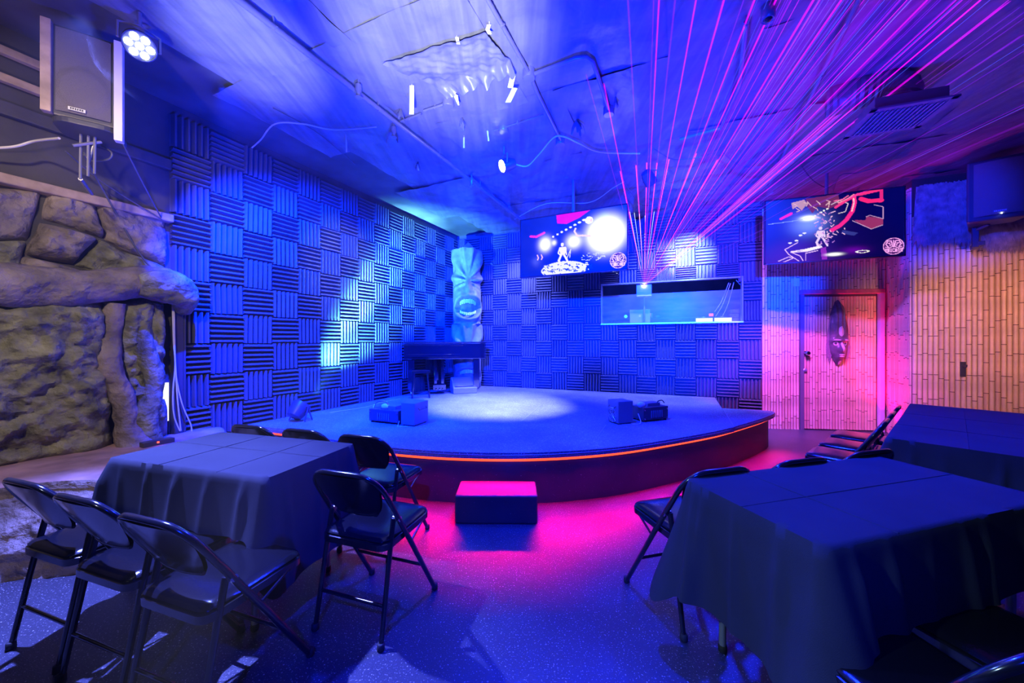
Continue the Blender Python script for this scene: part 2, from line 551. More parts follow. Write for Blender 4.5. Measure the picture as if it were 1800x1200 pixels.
def ceil_panel(a0, a1, b0, b1, z, seed, amp, sag):
    mb = MB()
    nu, nv = 26, 26

    def fn(u, v):
        a, b = a0 + (a1 - a0) * u, b0 + (b1 - b0) * v
        p = EA * a + EB * b
        w = amp * (nz(a * 3.1 + seed, b * 1.3) + 0.6 * nz(a * 7 + seed, b * 5) + 0.9 * (0.25 - abs(nz(a * 2.6 + seed, b * 4.2, seed))) ** 1 + 0.4 * abs(nz(a * 12, b * 9 + seed)))
        s = sag * math.sin(PI * u) * math.sin(PI * v)
        return (p.x, p.y, z + w - s)
    mb.grid(fn, nu, nv)
    o = mb.build('ceiling_panel', M['tarp'], ceil, smooth=80)
    return o


k = 0
for ib in range(7):
    for ia in range(-3, 5):
        a0, b0 = ia * 1.22 + 0.3 * (ib % 2), ib * 1.15 - 0.4
        cpt = EA * (a0 + 0.6) + EB * (b0 + 0.6)
        if cpt.y < 0.3 or abs(cpt.x) > 1.55 * cpt.y + 0.8:
            continue
        k += 1
        ceil_panel(a0 - 0.03, a0 + 1.25, b0 - 0.03, b0 + 1.18, CEIL - 0.040 - 0.007 * ((ia + 2 * ib) % 3), k * 3.7, 0.020, 0.02 * random.random())

# left wall with foam, plain wall with timber trim over the rock
mb = MB()
slab(mb, L0, LD, LN, -6.5, 4.9, 0, CEIL)
wl = mb.build('wall_left', M['black_wall'])
tag(wl, 'left wall, black behind the rock and covered in foam panels beyond', 'wall', kind='structure')

# foam panel meshes: six wedge ribs, horizontal or vertical
def foam_mesh(name, vertical, m):
    prof = [(0.0, 0.006)]
    p = TILE / 6
    for i in range(6):
        prof += [((i + 0.10) * p, 0.010), ((i + 0.38) * p, 0.060), ((i + 0.62) * p, 0.060), ((i + 0.90) * p, 0.010)]
    prof += [(TILE, 0.006)]
    n = len(prof)
    vs = []
    for end in (0.0015, TILE - 0.0015):
        for a, d in prof:
            vs.append((a, -d, end) if vertical else (end, -d, a))
    for end in (0.0015, TILE - 0.0015):
        for a in (0, TILE):
            vs.append((a, 0, end) if vertical else (end, 0, a))
    fs = [(i, i + 1, n + i + 1, n + i) for i in range(n - 1)]
    fs += [tuple(range(n)) + (2 * n + 1, 2 * n), tuple(range(n, 2 * n)) + (2 * n + 3, 2 * n + 2)]
    mb = MB()
    c = TILE / 2
    mb.add([(x - c, y, z - c) for x, y, z in vs], fs)
    return mb.mesh(name, m)


FO = {(v, d): foam_mesh('foam_panel', v, M['foam_dark' if d else 'foam']) for v in (0, 1) for d in (0, 1)}


def foam(parent, O, D, N, ang, c, r, ztop, vert, t0=0.0, t1=1.0, z0=0.0, z1=1.0):
    t = (c + (t0 + t1) / 2) * TILE
    z = ztop - (r + 1 - (z0 + z1) / 2) * TILE
    p = wall_pt(O, D, N, t, z, 0.002)
    o = link('foam_panel', FO[(vert, int(random.random() < 0.3))], parent, loc=p + Vector((random.uniform(-.002, .002), 0, random.uniform(-.003, .003))))
    o.rotation_euler = (random.uniform(-.01, .01), random.uniform(-.012, .012), ang)
    o.scale = (t1 - t0, random.uniform(0.95, 1.08), z1 - z0)
    return o


ZL = EYE - 0.020
for c in range(0, 16):
    for r in range(-7, 3):
        t1 = 0.5 if c == 15 else 1.0
        foam(wl, L0, LD, LN, LA, c, r, ZL, (c + r) % 2, 0, t1, 0, 1)

# back wall with an opening to the sound booth
OPA, OPB, OZ0, OZ1 = 7 * TILE, 4.33, 1.645, 2.372
mb = MB()
slab(mb, B0, BD, BN, -1.0, OPA, 0, CEIL)
slab(mb, B0, BD, BN, OPB, 4.62, 0, CEIL)
slab(mb, B0, BD, BN, OPA, OPB, 0, OZ0)
slab(mb, B0, BD, BN, OPA, OPB, OZ1, CEIL)
wbk = mb.build('wall_back', M['black_wall'])
tag(wbk, 'back wall of checkered ribbed foam panels behind the stage', 'wall', kind='structure')
ZB = EYE + 0.0228
for c in range(-3, 15):
    for r in range(-7, 4):
        if c == -3:
            a0, a1 = 0.3, 1.0
        else:
            a0, a1 = 0.0, 1.0
        if r == 3 and c < 12:
            continue
        if 7 <= c <= 13 and r in (-2, -3):
            continue
        if c == 14 and r in (-2, -3):
            foam(wbk, B0, BD, BN, BA, c, r, ZB, (c + r + 1) % 2, 0.22, 1, 0, 1)
            continue
        z0, z1 = 0.0, 1.0
        if 7 <= c <= 13 and r == -4:
            z0 = 0.3
        if 7 <= c <= 13 and r == -1:
            z1 = 0.9
        if r == -7:
            z1 = 0.9
        foam(wbk, B0, BD, BN, BA, c, r, ZB, (c + r + 1) % 2, a0, a1, z0, z1)

# booth room behind the opening
mb = MB()
for (ta, tb, oa, ob) in ((1.4, 5.0, -2.0, -2.1), (1.4, 1.5, -0.12, -2.0), (4.9, 5.0, -0.12, -2.0)):
    slab(mb, B0, BD, BN, ta, tb, 0, CEIL, abs(ob - oa), oa)
tag(mb.build('wall_booth', M['black_wall']), 'dark walls of the sound booth behind its glass', 'wall', kind='structure')

# ------------------------------------------------------------------ window of the booth
win = empty('window_1', wall_pt(B0, BD, BN, (OPA + OPB) / 2, OZ0), BA, 'booth window with a low scratched pane under a dark opening', 'window', kind='structure')
W2 = (OPB - OPA) / 2
gm = bpy.data.materials.new('dusty_glass')
gm.use_nodes = True
nt = gm.node_tree
nt.nodes.remove(nt.nodes['Principled BSDF'])
tr = nt.nodes.new('ShaderNodeBsdfTransparent')
tr.inputs[0].default_value = (0.82, 0.86, 0.95, 1)
df = nt.nodes.new('ShaderNodeBsdfDiffuse')
df.inputs[0].default_value = (0.45, 0.45, 0.5, 1)
gl = nt.nodes.new('ShaderNodeBsdfGlossy')
gl.inputs[1].default_value = 0.3
m1 = nt.nodes.new('ShaderNodeMixShader')
m2 = nt.nodes.new('ShaderNodeMixShader')
nn = nt.nodes.new('ShaderNodeTexNoise')
nn.inputs['Scale'].default_value = 6
nn.inputs['Detail'].default_value = 8
mr = nt.nodes.new('ShaderNodeMapRange')
mr.inputs[1].default_value = 0.35
mr.inputs[2].default_value = 0.75
mr.inputs[3].default_value = 0.04
mr.inputs[4].default_value = 0.16
nt.links.new(nn.outputs['Fac'], mr.inputs[0])
nt.links.new(mr.outputs[0], m1.inputs[0])
nt.links.new(tr.outputs[0], m1.inputs[1])
nt.links.new(df.outputs[0], m1.inputs[2])
m2.inputs[0].default_value = 0.025
nt.links.new(m1.outputs[0], m2.inputs[1])
nt.links.new(gl.outputs[0], m2.inputs[2])
nt.links.new(m2.outputs[0], nt.nodes['Material Output'].inputs[0])
mb = MB()
mb.box((0, -0.03, 0.27), (2 * W2 - 0.01, 0.008, 0.50))
mb.build('pane', gm, win)
mb = MB()
mb.box((0, -0.03, 0.008), (2 * W2, 0.09, 0.024))
mb.build('sill', M['silver'], win)
mb = MB()
for sx in (-1, 1):
    mb.box((sx * (W2 - 0.012), -0.01, (OZ1 - OZ0) / 2), (0.024, 0.1, OZ1 - OZ0 - 0.03))
mb.box((0, -0.01, OZ1 - OZ0 - 0.012), (2 * W2, 0.1, 0.024))
mb.build('window_frame', M['plastic_grey'], win)

# ------------------------------------------------------------------ bamboo
def bamboo_mesh(length, r, seed, m, first=None):
    rnd = random.Random(seed)
    zs, z = [], rnd.uniform(0.03, 0.33) if first is None else first
    while z < length - 0.02:
        zs.append(z)
        z += rnd.uniform(0.24, 0.40)
    prof = [(0, r)]
    for q in zs:
        prof += [(q - 0.014, r * 0.97), (q - 0.005, r * 1.06), (q + 0.003, r * 1.06), (q + 0.012, r * 0.97)]
    prof += [(length, r)]
    n = 6
    vs = []
    for zz, rr in prof:
        for j in range(n + 1):
            a = PI * j / n
            vs.append((-math.cos(a) * rr, -math.sin(a) * rr - 0.002, zz))
    mb = MB()
    for i in range(len(prof) - 1):
        fs = [(i * (n + 1) + j, i * (n + 1) + j + 1, (i + 1) * (n + 1) + j + 1, (i + 1) * (n + 1) + j) for j in range(n)]
        mb.f += fs
        mb.m += [1 if (i % 4 == 2 and i > 0) else 0] * len(fs)
    mb.v = vs
    mb.f.append(tuple(range(len(vs) - n - 1, len(vs))))
    mb.m.append(0)
    return mb.mesh('bamboo_pole', [m, M['node']], smooth=60)


def bamboo_set(length, r, k, s0):
    return [bamboo_mesh(length, r, s0 + i, M['bamboo' if i % 2 else 'bamboo2']) for i in range(k)]


def bamboo_run(parent, O, D, N, ang, t0, t1, z0, meshes, pitch, local=None):
    n = max(1, int(round((t1 - t0) / pitch)))
    for i in range(n):
        t = t0 + (i + 0.5) * (t1 - t0) / n
        me = meshes[random.randrange(len(meshes))]
        if local:
            o = link('bamboo_pole', me, parent, loc=(t, local, z0))
        else:
            o = link('bamboo_pole', me, parent, loc=wall_pt(O, D, N, t, z0, 0.0), rz=ang)
        o.scale = ((t1 - t0) / n / pitch, random.uniform(0.9, 1.1), 1)


DT0, DT1, DZ = 0.548, 1.600, 2.07
mb = MB()
slab(mb, D0, DD, DN, -0.02, DT0, 0, CEIL)
slab(mb, D0, DD, DN, DT1, 1.75, 0, CEIL)
slab(mb, D0, DD, DN, DT0, DT1, DZ, CEIL)
wd = mb.build('wall_door', M['node'])
tag(wd, 'bamboo covered wall around the door', 'wall', kind='structure')
full = bamboo_set(3.4, 0.0188, 7, 10)
over = bamboo_set(1.25, 0.0188, 5, 40)
bamboo_run(wd, D0, DD, DN, DA, 0.0, DT0 - 0.02, 0.0, full, 0.042)
bamboo_run(wd, D0, DD, DN, DA, DT1 + 0.06, 1.715, 0.0, full, 0.042)
bamboo_run(wd, D0, DD, DN, DA, DT0 - 0.02, DT1 + 0.06, DZ + 0.06, over, 0.042)
dr = empty('door_1', wall_pt(D0, DD, DN, DT0, 0), DA, 'bamboo covered door with a carved mask hung on it', 'door', kind='structure')
DW = DT1 - DT0
mb = MB()
mb.box((DW / 2, 0.03, DZ / 2), (DW - 0.01, 0.05, DZ - 0.01))
mb.build('door_leaf', M['node'], dr)
doorset = bamboo_set(DZ - 0.06, 0.0172, 8, 70)
bamboo_run(dr, None, None, None, 0, 0.05, DW - 0.01, 0.015, doorset, 0.039, local=0.004)
mb = MB()
mb.box((DW / 2 + 0.02, -0.03, DZ + 0.025), (DW + 0.1, 0.07, 0.07))
mb.build('lintel', M['lintel'], dr, bevel=0.008)
mb = MB()
mb.box((DW + 0.03, -0.03, DZ / 2), (0.06, 0.06, DZ))
mb.build('door_jamb', M['white_paint'], dr, bevel=0.004)
mb = MB()
mb.box((0.012, -0.012, DZ / 2), (0.05, 0.03, DZ))
mb.build('door_edge', M['plastic_grey'], dr)
RX = Matrix.Rotation(PI / 2, 3, 'X')
mb = MB()
mb.lathe([(0.028, 0), (0.03, 0.008), (0.012, 0.012), (0.012, 0.04), (0.03, 0.05), (0.036, 0.07), (0.026, 0.088), (0.004, 0.092)], 14, (0.05, -0.02, 1.17), RX)
mb.build('door_knob', M['chrome'], dr, smooth=True)
mb = MB()
mb.lathe([(0.026, 0), (0.028, 0.008), (0.02, 0.016), (0.02, 0.024), (0.004, 0.026)], 14, (0.05, -0.02, 0.91), RX)
mb.build('deadbolt', M['silver'], dr, smooth=True)

# return wall of the alcove and the right bamboo wall
RT0 = wall_pt(D0, DD, DN, 1.73, 0)
RTO = Vector((RT0.x, RT0.y))
RTD = (R0 - RTO).normalized()
RTL = (R0 - RTO).length
RTN = Vector((RTD.y, -RTD.x))
if RTN.x > 0:
    RTN = -RTN
RTA = math.atan2(RTD.y, RTD.x)
mb = MB()
slab(mb, RTO, RTD, RTN, 0, RTL, 0, CEIL, 0.1)
wr = mb.build('wall_return', M['node'])
tag(wr, 'narrow bamboo return wall beside the door, lit red', 'wall', kind='structure')
bamboo_run(wr, RTO, RTD, RTN, RTA, 0.02, RTL, 0.0, full, 0.042)
mb = MB()
slab(mb, R0, RD, RN, 0, 1.8, 0, CEIL)
wrr = mb.build('wall_right', M['node'])
tag(wrr, 'right wall of staggered amber bamboo under thatch', 'wall', kind='structure')
wide = bamboo_set(3.0, 0.0236, 9, 120)
bamboo_run(wrr, R0, RD, RN, BA, 0.0, 1.76, 0.0, wide, 0.0525)
mb = MB()
slab(mb, Vector((7.0, 2.5)), Vector((0, 1)), Vector((-1, 0)), -6, 2.4, 0, CEIL)
tag(mb.build('wall_far_right', M['black_wall']), 'dark side wall beyond the right tables', 'wall', kind='structure')
mb = MB()
slab(mb, Vector((0, -3.2)), Vector((1, 0)), Vector((0, 1)), -7.5, 7.5, 0, CEIL)
tag(mb.build('wall_rear', M['black_wall']), 'dark wall behind the viewer', 'wall', kind='structure')
#SECTION2
# ------------------------------------------------------------------ stage
st = empty('stage', (0, 0, 0), 0, 'low curved black stage with a red light strip under its lip', 'stage')
FRONT = [(-2.90, 3.92), (-2.50, 3.80), (-2.14, 3.65), (-1.67, 3.36), (-1.32, 3.2), (-0.9, 3.06), (-0.464, 2.975), (0, 2.95), (0.47, 3.0),
         (0.98, 3.14), (1.61, 3.43), (2.1, 3.69), (2.45, 3.925), (2.93, 4.27), (3.24, 4.52)]
front = [(p.x, p.y) for p in catmull([(x, y, 0) for x, y in FRONT], 5)]
tip = [(3.34, 4.63), (3.36, 4.70), (3.33, 4.75)]
edge = front + tip


def inset(path, d):
    out = []
    for i, (x, y) in enumerate(path):
        a, b = path[max(i - 1, 0)], path[min(i + 1, len(path) - 1)]
        t = Vector((b[0] - a[0], b[1] - a[1])).normalized()
        out.append((x - t.y * d, y + t.x * d))
    return out


def split_at(path, x):
    return [p for p in path if p[0] <= x]


seam_f, seam_b = (2.34, 3.835), (3.26, 5.86)
main_poly = split_at(front, 2.30) + [seam_f, (2.80, 4.85), seam_b, (2.2, 6.31), (0, 7.20), (-1.13, 7.62), (-1.9, 6.05)]
wing_poly = [(2.352, 3.845)] + [p for p in edge if p[0] > 2.37] + [(2.83, 4.93)]
left_cut = -1.98
mb = MB()
mb.prism(main_poly, STAGE - 0.05, STAGE)
mb.build('deck', M['deck'], st)
mb = MB()
mb.prism(wing_poly, STAGE - 0.05, STAGE)
mb.build('wing_deck', M['deck'], st)
fas = inset(edge, 0.07)
mb = MB()
vs = [(x, y, z) for x, y in fas for z in (0, STAGE - 0.05)]
vs += [(x, y, z) for x, y in inset(edge, 0.10) for z in (0, STAGE - 0.05)]
n = len(fas)
mb.add(vs, [(2 * i, 2 * i + 2, 2 * i + 3, 2 * i + 1) for i in range(n - 1)] +
       [(2 * n + 2 * i, 2 * n + 2 * i + 1, 2 * n + 2 * i + 3, 2 * n + 2 * i + 2) for i in range(n - 1)] +
       [(2 * n - 2, 4 * n - 2, 4 * n - 1, 2 * n - 1)])
mb.build('fascia', M['fascia'], st, smooth=60)
for zz, rr, ins in ((STAGE - 0.004, 0.005, 0.008), (STAGE - 0.020, 0.004, -0.001), (STAGE - 0.034, 0.003, -0.001)):
    mb = MB()
    mb.tube([(x, y, zz) for x, y in inset(edge, ins)], rr, 6)
    mb.build('edge_nosing', M['grey_steel'], st, smooth=True)
mb = MB()
led = inset(edge, 0.055)
vs = [(x, y, z) for x, y in led for z in (STAGE - 0.088, STAGE - 0.062)]
vs += [(x, y, z) for x, y in inset(edge, 0.068) for z in (STAGE - 0.088, STAGE - 0.062)]
n = len(led)
fs = []
for i in range(n - 1):
    fs += [(2 * i, 2 * i + 2, 2 * i + 3, 2 * i + 1), (2 * i, 2 * n + 2 * i, 2 * n + 2 * i + 2, 2 * i + 2), (2 * i + 1, 2 * i + 3, 2 * n + 2 * i + 3, 2 * n + 2 * i + 1)]
mb.add(vs, fs)
tag(mb.build('led_strip', M['led_red'], st), 'glowing red light strip')
# seam strips on the deck
for a, b in (((2.345, 3.85), (2.80, 4.83)), ((1.02, 3.95), (0.80, 3.42)), ((-1.62, 3.72), (-1.22, 3.93)), ((0.1, 4.1), (0.42, 5.2))):
    mb = MB()
    v = Vector((b[0] - a[0], b[1] - a[1]))
    mb.box(((a[0] + b[0]) / 2, (a[1] + b[1]) / 2, STAGE + 0.0008), (v.length, 0.009, 0.002), math.atan2(v.y, v.x))
    mb.build('seam_strip', M['grey_steel'], st)
# red lamp bar on the floor behind the wing
t = empty('red_lamp_bar', (2.98, 5.28, 0.0), BA, 'small red lamp bar glowing behind the stage wing', 'lamp')
mb = MB()
mb.box((0, 0, 0.3), (0.32, 0.05, 0.06))
for sx in (-1, 1):
    mb.box((sx * 0.12, 0, 0.135), (0.03, 0.05, 0.27))
mb.build('housing', M['plastic'], t)
mb = MB()
mb.box((0, 0.0, 0.336), (0.28, 0.03, 0.012))
mb.build('lens', M['led_red'], t)

# step box in front of the stage
t = empty('step_box', (-0.115, 2.83, 0), -0.01, 'scuffed black wooden step box on the floor in front of the stage', 'step')
mb = MB()
mb.box((0, 0, 0.105), (0.61, 0.29, 0.21))
mb.build('step_body', M['fascia'], t, bevel=0.012)

# ------------------------------------------------------------------ chairs
def chair_proto():
    t = empty('folding_chair', (0, 0, 0))
    ty = lambda z: 0.20 - 0.46 * (z / 0.76)
    R = 0.105
    half = []
    for i in range(7):
        a = PI / 2 * i / 6
        z = 0.76 - R + R * math.sin(a)
        half.append((-0.192 + R - R * math.cos(a), ty(z), z))
    path = [(-0.205, ty(0.012), 0.012), (-0.200, ty(0.4), 0.4)] + half
    path += [(-x, y, z) for x, y, z in reversed(path)]
    mb = MB()
    mb.tube(path, 0.0125, 8)
    mb.build('front_frame', M['steel'], t, smooth=60)
    for s in (-1, 1):
        mb = MB()
        mb.tube([(s * 0.182, -0.225, 0.012), (s * 0.178, -0.155, 0.40), (s * 0.176, -0.128, 0.53)], [0.011, 0.0115, 0.012], 8)
        mb.build('rear_leg', M['steel'], t, smooth=60)
        mb = MB()
        mb.tube([(s * 0.206, ty(0.525), 0.525), (s * 0.168, ty(0.525), 0.525)], 0.013, 8)
        mb.build('pivot_bolt', M['chrome'], t, smooth=60)
        mb = MB()
        mb.tube([(s * 0.198, ty(0.37) + 0.0, 0.37), (s * 0.180, 0.12, 0.415)], 0.006, 6)
        mb.build('seat_brace', M['steel'], t, smooth=60)
        for y in (0.195, -0.226):
            mb = MB()
            xx = s * (0.205 if y > 0 else 0.182)
            mb.lathe([(0.014, 0), (0.017, 0.004), (0.016, 0.03), (0.013, 0.032)], 8, (xx, y, 0))
            mb.build('foot_cap', M['rubber'], t, smooth=60)
    mb = MB()
    mb.tube([(-0.18, -0.196, 0.17), (0.18, -0.196, 0.17)], 0.008, 8)
    mb.build('rear_crossbar', M['steel'], t, smooth=60)
    mb = MB()
    mb.tube([(-0.203, ty(0.20), 0.20), (0.203, ty(0.20), 0.20)], 0.008, 8)
    mb.build('front_crossbar', M['steel'], t, smooth=60)
    # backrest: curved sheet with rounded lower corners
    mb = MB()

    def bk(off):
        def fn(u, v):
            z = 0.545 + 0.205 * v
            w = 0.182 * min(1.0, (max(v, 0.0) * 1.0 + 0.10) ** 0.22) if v < 0.72 else 0.182 * (1 - 0.30 * ((v - 0.72) / 0.28) ** 2)
            x = (2 * u - 1) * w
            return (x, ty(z) - 0.035 * (1 - (x / 0.19) ** 2) * (0.4 + 0.6 * (1 - v)) + off, z)
        return fn
    mb.grid(bk(-0.006), 12, 8)
    mb.grid(bk(0.006), 12, 8)
    mb.build('backrest', M['steel'], t, smooth=80)
    mb = MB()
    f = bk(0.0)
    mb.tube([f(i / 16, 0) for i in range(17)], 0.008, 6)
    mb.build('backrest_rim', M['steel'], t, smooth=80)
    # seat pan and pad
    mb = MB()
    rg = []
    for (ins, z) in ((0.012, 0.402), (0.0, 0.406), (0.0, 0.434), (0.006, 0.438)):
        rg.append([(x, y, z) for x, y in rrect(0.37 - 2 * ins, 0.39 - 2 * ins, 0.05, 5, 0, -0.005)])
    mb.rings(rg)
    mb.build('seat', M['steel'], t, smooth=40)
    mb = MB()
    rg = []
    for (ins, z) in ((0.008, 0.436), (0.004, 0.446), (0.014, 0.455), (0.04, 0.461), (0.09, 0.464), (0.15, 0.465)):
        rg.append([(x, y, z) for x, y in rrect(0.37 - 2 * ins, 0.39 - 2 * ins, max(0.02, 0.05 - ins * 0.3), 5, 0, -0.005)])
    mb.rings(rg)
    mb.build('seat_pad', M['vinyl'], t, smooth=60)
    return t


proto = chair_proto()
first = True


def place_chair(x, y, deg, label, group):
    global first
    c = proto if first else copy_tree(proto)
    first = False
    c.location = (x, y, 0)
    c.rotation_euler = (0, 0, math.radians(deg))
    return tag(c, label, 'chair', group)


GL = 'folding chairs around the left table'
place_chair(-1.12, 1.44, -18, 'black folding chair at the left table, nearest to the viewer', GL)
place_chair(-1.54, 1.60, -18, 'black folding chair in the middle of the row before the left table', GL)
place_chair(-1.95, 1.755, -18, 'black folding chair beside the rock ledge, leftmost of the three in a row', GL)
place_chair(-0.675, 1.86, -18, 'black folding chair standing alone at the right end of the left table', GL)
place_chair(-0.86, 2.49, -17, 'black folding chair behind the left table with its seat showing near the stage step', GL)
place_chair(-1.31, 2.64, -17, 'black folding chair behind the left table, middle of its far row', GL)
place_chair(-1.745, 2.76, -17, 'black folding chair behind the left table, farthest left of its far row', GL)
GR = 'folding chairs around the front right table'
place_chair(0.89, 1.905, 15, 'black folding chair with blue-lit seat at the left end of the front right table', GR)
place_chair(1.37, 2.04, 15, 'black folding chair behind the front right table, only its back top showing, middle of three', GR)
place_chair(1.85, 2.18, 15, 'black folding chair behind the far corner of the front right table, its back top showing', GR)
place_chair(1.075, 0.95, 7, 'black folding chair mostly under the hanging corner of the front right tablecloth', GR)
place_chair(1.49, 1.10, 15, 'black folding chair tucked under the near side of the front right table', GR)
GB = 'folding chairs along the back right table'
for tt, lab in ((0.63, 'black folding chair at the back right table, nearest of the row'), (1.08, 'black folding chair at the back right table, middle of the row'),
                (1.53, 'black folding chair at the back right table, farthest of the row toward the door')):
    place_chair(2.3 + 0.772 * tt - 0.636 * 0.31, 2.24 + 0.636 * tt + 0.772 * 0.31, 39.5, lab, GB)

# ------------------------------------------------------------------ tables with cloths
def table(cx, cy, L, W, deg, label):
    t = empty('folding_table', (cx, cy, 0), math.radians(deg), label, 'table', 'folding tables under black cloths')
    mb = MB()
    mb.prism(rrect(L - 0.03, W - 0.03, 0.03, 4), 0.69, 0.73)
    mb.build('tabletop', M['plastic_grey'], t)
    for sx in (-1, 1):
        for sy in (-1, 1):
            mb = MB()
            mb.tube([(sx * (L / 2 - 0.14), sy * (W / 2 - 0.06), 0.02), (sx * (L / 2 - 0.14), sy * (W / 2 - 0.06), 0.69)], 0.014, 8)
            lg = mb.build('leg', M['grey_steel'], t, smooth=60)
            mb = MB()
            mb.lathe([(0.015, 0), (0.018, 0.005), (0.017, 0.03), (0.014, 0.032)], 8, (sx * (L / 2 - 0.14), sy * (W / 2 - 0.06), 0))
            mb.build('foot_cap', M['rubber'], lg, smooth=60)
        mb = MB()
        mb.tube([(sx * (L / 2 - 0.14), -W / 2 + 0.06, 0.2), (sx * (L / 2 - 0.14), W / 2 - 0.06, 0.2)], 0.009, 8)
        mb.build('leg_brace', M['grey_steel'], t, smooth=60)
    return t


def cloth(cx, cy, L, W, deg, label, drop_long, drop_short, seed, creases=((0.33, 0), (0.66, 0)), corner=0.10, flare=0.07):
    """a cloth over the table: flat top, hanging folds, cones at the corners; drop_* = (near/left, far/right)"""
    t = empty('tablecloth', (cx, cy, 0), math.radians(deg), label, 'tablecloth', 'black tablecloths')
    top, r = 0.742, 0.03
    out, nor, drp, cor, arc = [], [], [], [], []
    hw, hd = L / 2, W / 2
    segs = []
    # walk the outline: right side, far side, left side, near side
    ns_l, ns_w, nc = 90, 48, 12
    sides = [((hw, -hd + r), (hw, hd - r), (1, 0), drop_short[1], ns_w), ((hw - r, hd), (-hw + r, hd), (0, 1), drop_long[1], ns_l),
             ((-hw, hd - r), (-hw, -hd + r), (-1, 0), drop_short[0], ns_w), ((-hw + r, -hd), (hw - r, -hd), (0, -1), drop_long[0], ns_l)]
    for k, (a, b, nn_, d, m) in enumerate(sides):
        for i in range(m):
            f = i / m
            out.append((a[0] + (b[0] - a[0]) * f, a[1] + (b[1] - a[1]) * f))
            nor.append(nn_)
            ed = min(f, 1 - f) * math.hypot(b[0] - a[0], b[1] - a[1])
            cor.append(max(0, 1 - ed / 0.16) ** 2 * 0.55)
            drp.append(d)
        d2 = sides[(k + 1) % 4][3]
        c = {0: (hw - r, hd - r), 1: (-hw + r, hd - r), 2: (-hw + r, -hd + r), 3: (hw - r, -hd + r)}[k]
        for i in range(nc):
            f = i / nc
            a0 = PI / 2 * (k + f)
            out.append((c[0] + r * math.cos(a0), c[1] + r * math.sin(a0)))
            nor.append((math.cos(a0), math.sin(a0)))
            cor.append(0.55 + 0.45 * math.sin(PI * f))
            drp.append(d + (d2 - d) * f + corner * math.sin(PI * f))
    n = len(out)
    s, acc = [], 0
    for i in range(n):
        s.append(acc)
        acc += math.dist(out[i], out[(i + 1) % n])
    # smooth the drops along the outline so that the hem runs continuously
    for _ in range(6):
        drp = [(drp[i - 1] + 2 * drp[i] + drp[(i + 1) % n]) / 4 for i in range(n)]
    NT = 14
    rp = random.Random(int(seed * 10))
    pleats, q_ = [], 0.06
    while q_ < acc:
        i_ = min(range(n), key=lambda i: abs(s[i] - q_))
        big = cor[i_] > 0.3
        pleats.append((q_, rp.uniform(.018, .034) if big else rp.uniform(.006, .020), rp.uniform(.016, .034), rp.uniform(-.03, .03)))
        q_ += rp.uniform(.05, .09) if big else rp.uniform(.09, .22)
    rg = []
    for sc in (0.0, 0.35, 0.7, 0.93):
        rg.append([(x * sc, y * sc, top + 0.0015 * nz(x * sc * 5, y * sc * 5, seed)) for x, y in out])
    for j in range(NT + 1):
        tt = j / NT
        ring = []
        for i in range(n):
            x, y = out[i]
            nx, ny = nor[i]
            d = drp[i] * (1 + 0.05 * nz(s[i] * 4, seed, 3))
            w = tt ** 1.15
            fold = 0.006 * nz(s[i] * 6, seed + 4, tt * 0.5) * w
            for (sk, ak, wk, dk) in pleats:
                ds = s[i] - sk - dk * tt
                fold += ak * math.exp(-(ds / (wk * (0.6 + 0.6 * tt))) ** 2) * min(1.0, tt * 3.0)
            fl = 0.006 + w * (0.022 + flare * cor[i]) + fold
            if j == 0:
                fl = 0.0
            ring.append((x + nx * fl, y + ny * fl, top - (0.0 if j == 0 else 0.006) - d * tt))
        rg.append(ring)
    mb = MB()
    vs = [p for q in rg for p in q]
    fs = [(a * n + i, a * n + (i + 1) % n, (a + 1) * n + (i + 1) % n, (a + 1) * n + i) for a in range(len(rg) - 1) for i in range(n)]
    mb.add(vs, fs)
    o = mb.build('drape', M['cloth'], t, smooth=75)
    for (f, ax) in creases:
        mb = MB()
        if ax == 0:
            mb.tube([(-hw + L * f, -hd, top - 0.0005), (-hw + L * f, 0, top), (-hw + L * f, hd, top - 0.0005)], 0.0028, 6)
        else:
            mb.tube([(-hw, -hd + W * f, top - 0.0005), (0, -hd + W * f, top), (hw, -hd + W * f, top - 0.0005)], 0.0028, 6)
        mb.build('fold_crease', M['cloth'], t, smooth=True)
    return t


table(-1.51, 2.02, 1.05, 0.57, -15.5, 'folding table under the left black cloth beside the rock ledge')
cloth(-1.51, 2.02, 1.05, 0.57, -15.5, 'black tablecloth on the left table beside the rock ledge', (0.265, 0.25), (0.42, 0.50), 1.3, ((0.36, 0), (0.72, 0), (0.55, 1)))
table(1.42, 1.495, 1.21, 0.56, 15.7, 'folding table in front at right, one grey leg showing below its cloth')
cloth(1.42, 1.495, 1.21, 0.56, 15.7, 'black tablecloth hanging in a deep corner fold, on the front right table', (0.27, 0.25), (0.46, 0.40), 5.1, ((0.26, 0), (0.5, 1)), 0.20, 0.13)
table(3.32, 2.67, 1.98, 0.65, 39.5, 'folding table under the blue-lit cloth near the bamboo wall')
cloth(3.32, 2.67, 1.98, 0.65, 39.5, 'black tablecloth lit blue on the back right table by the bamboo wall', (0.30, 0.25), (0.42, 0.42), 8.4, ((0.3, 0), (0.62, 0), (0.5, 1)))
#SECTION3
# ------------------------------------------------------------------ sculpted rock on the left wall
def wall_hit(px, py, off=0.0):
    o = L0 + LN * off
    d = Vector(((px - CX) / F, 1.0, -(py - CY) / F))
    t = (o.x * LN.x + o.y * LN.y) / (d.x * LN.x + d.y * LN.y)
    return Vector((0, 0, EYE)) + d * t


rock = empty('rock_facade', (-3.4, 2.6, 0.5), 0, 'sculpted artificial rock wall with a jutting overhang above the ledge', 'rock')
RO = Vector((-3.4, 2.6, 0.5))
LN3 = Vector((LN.x, LN.y, 0))


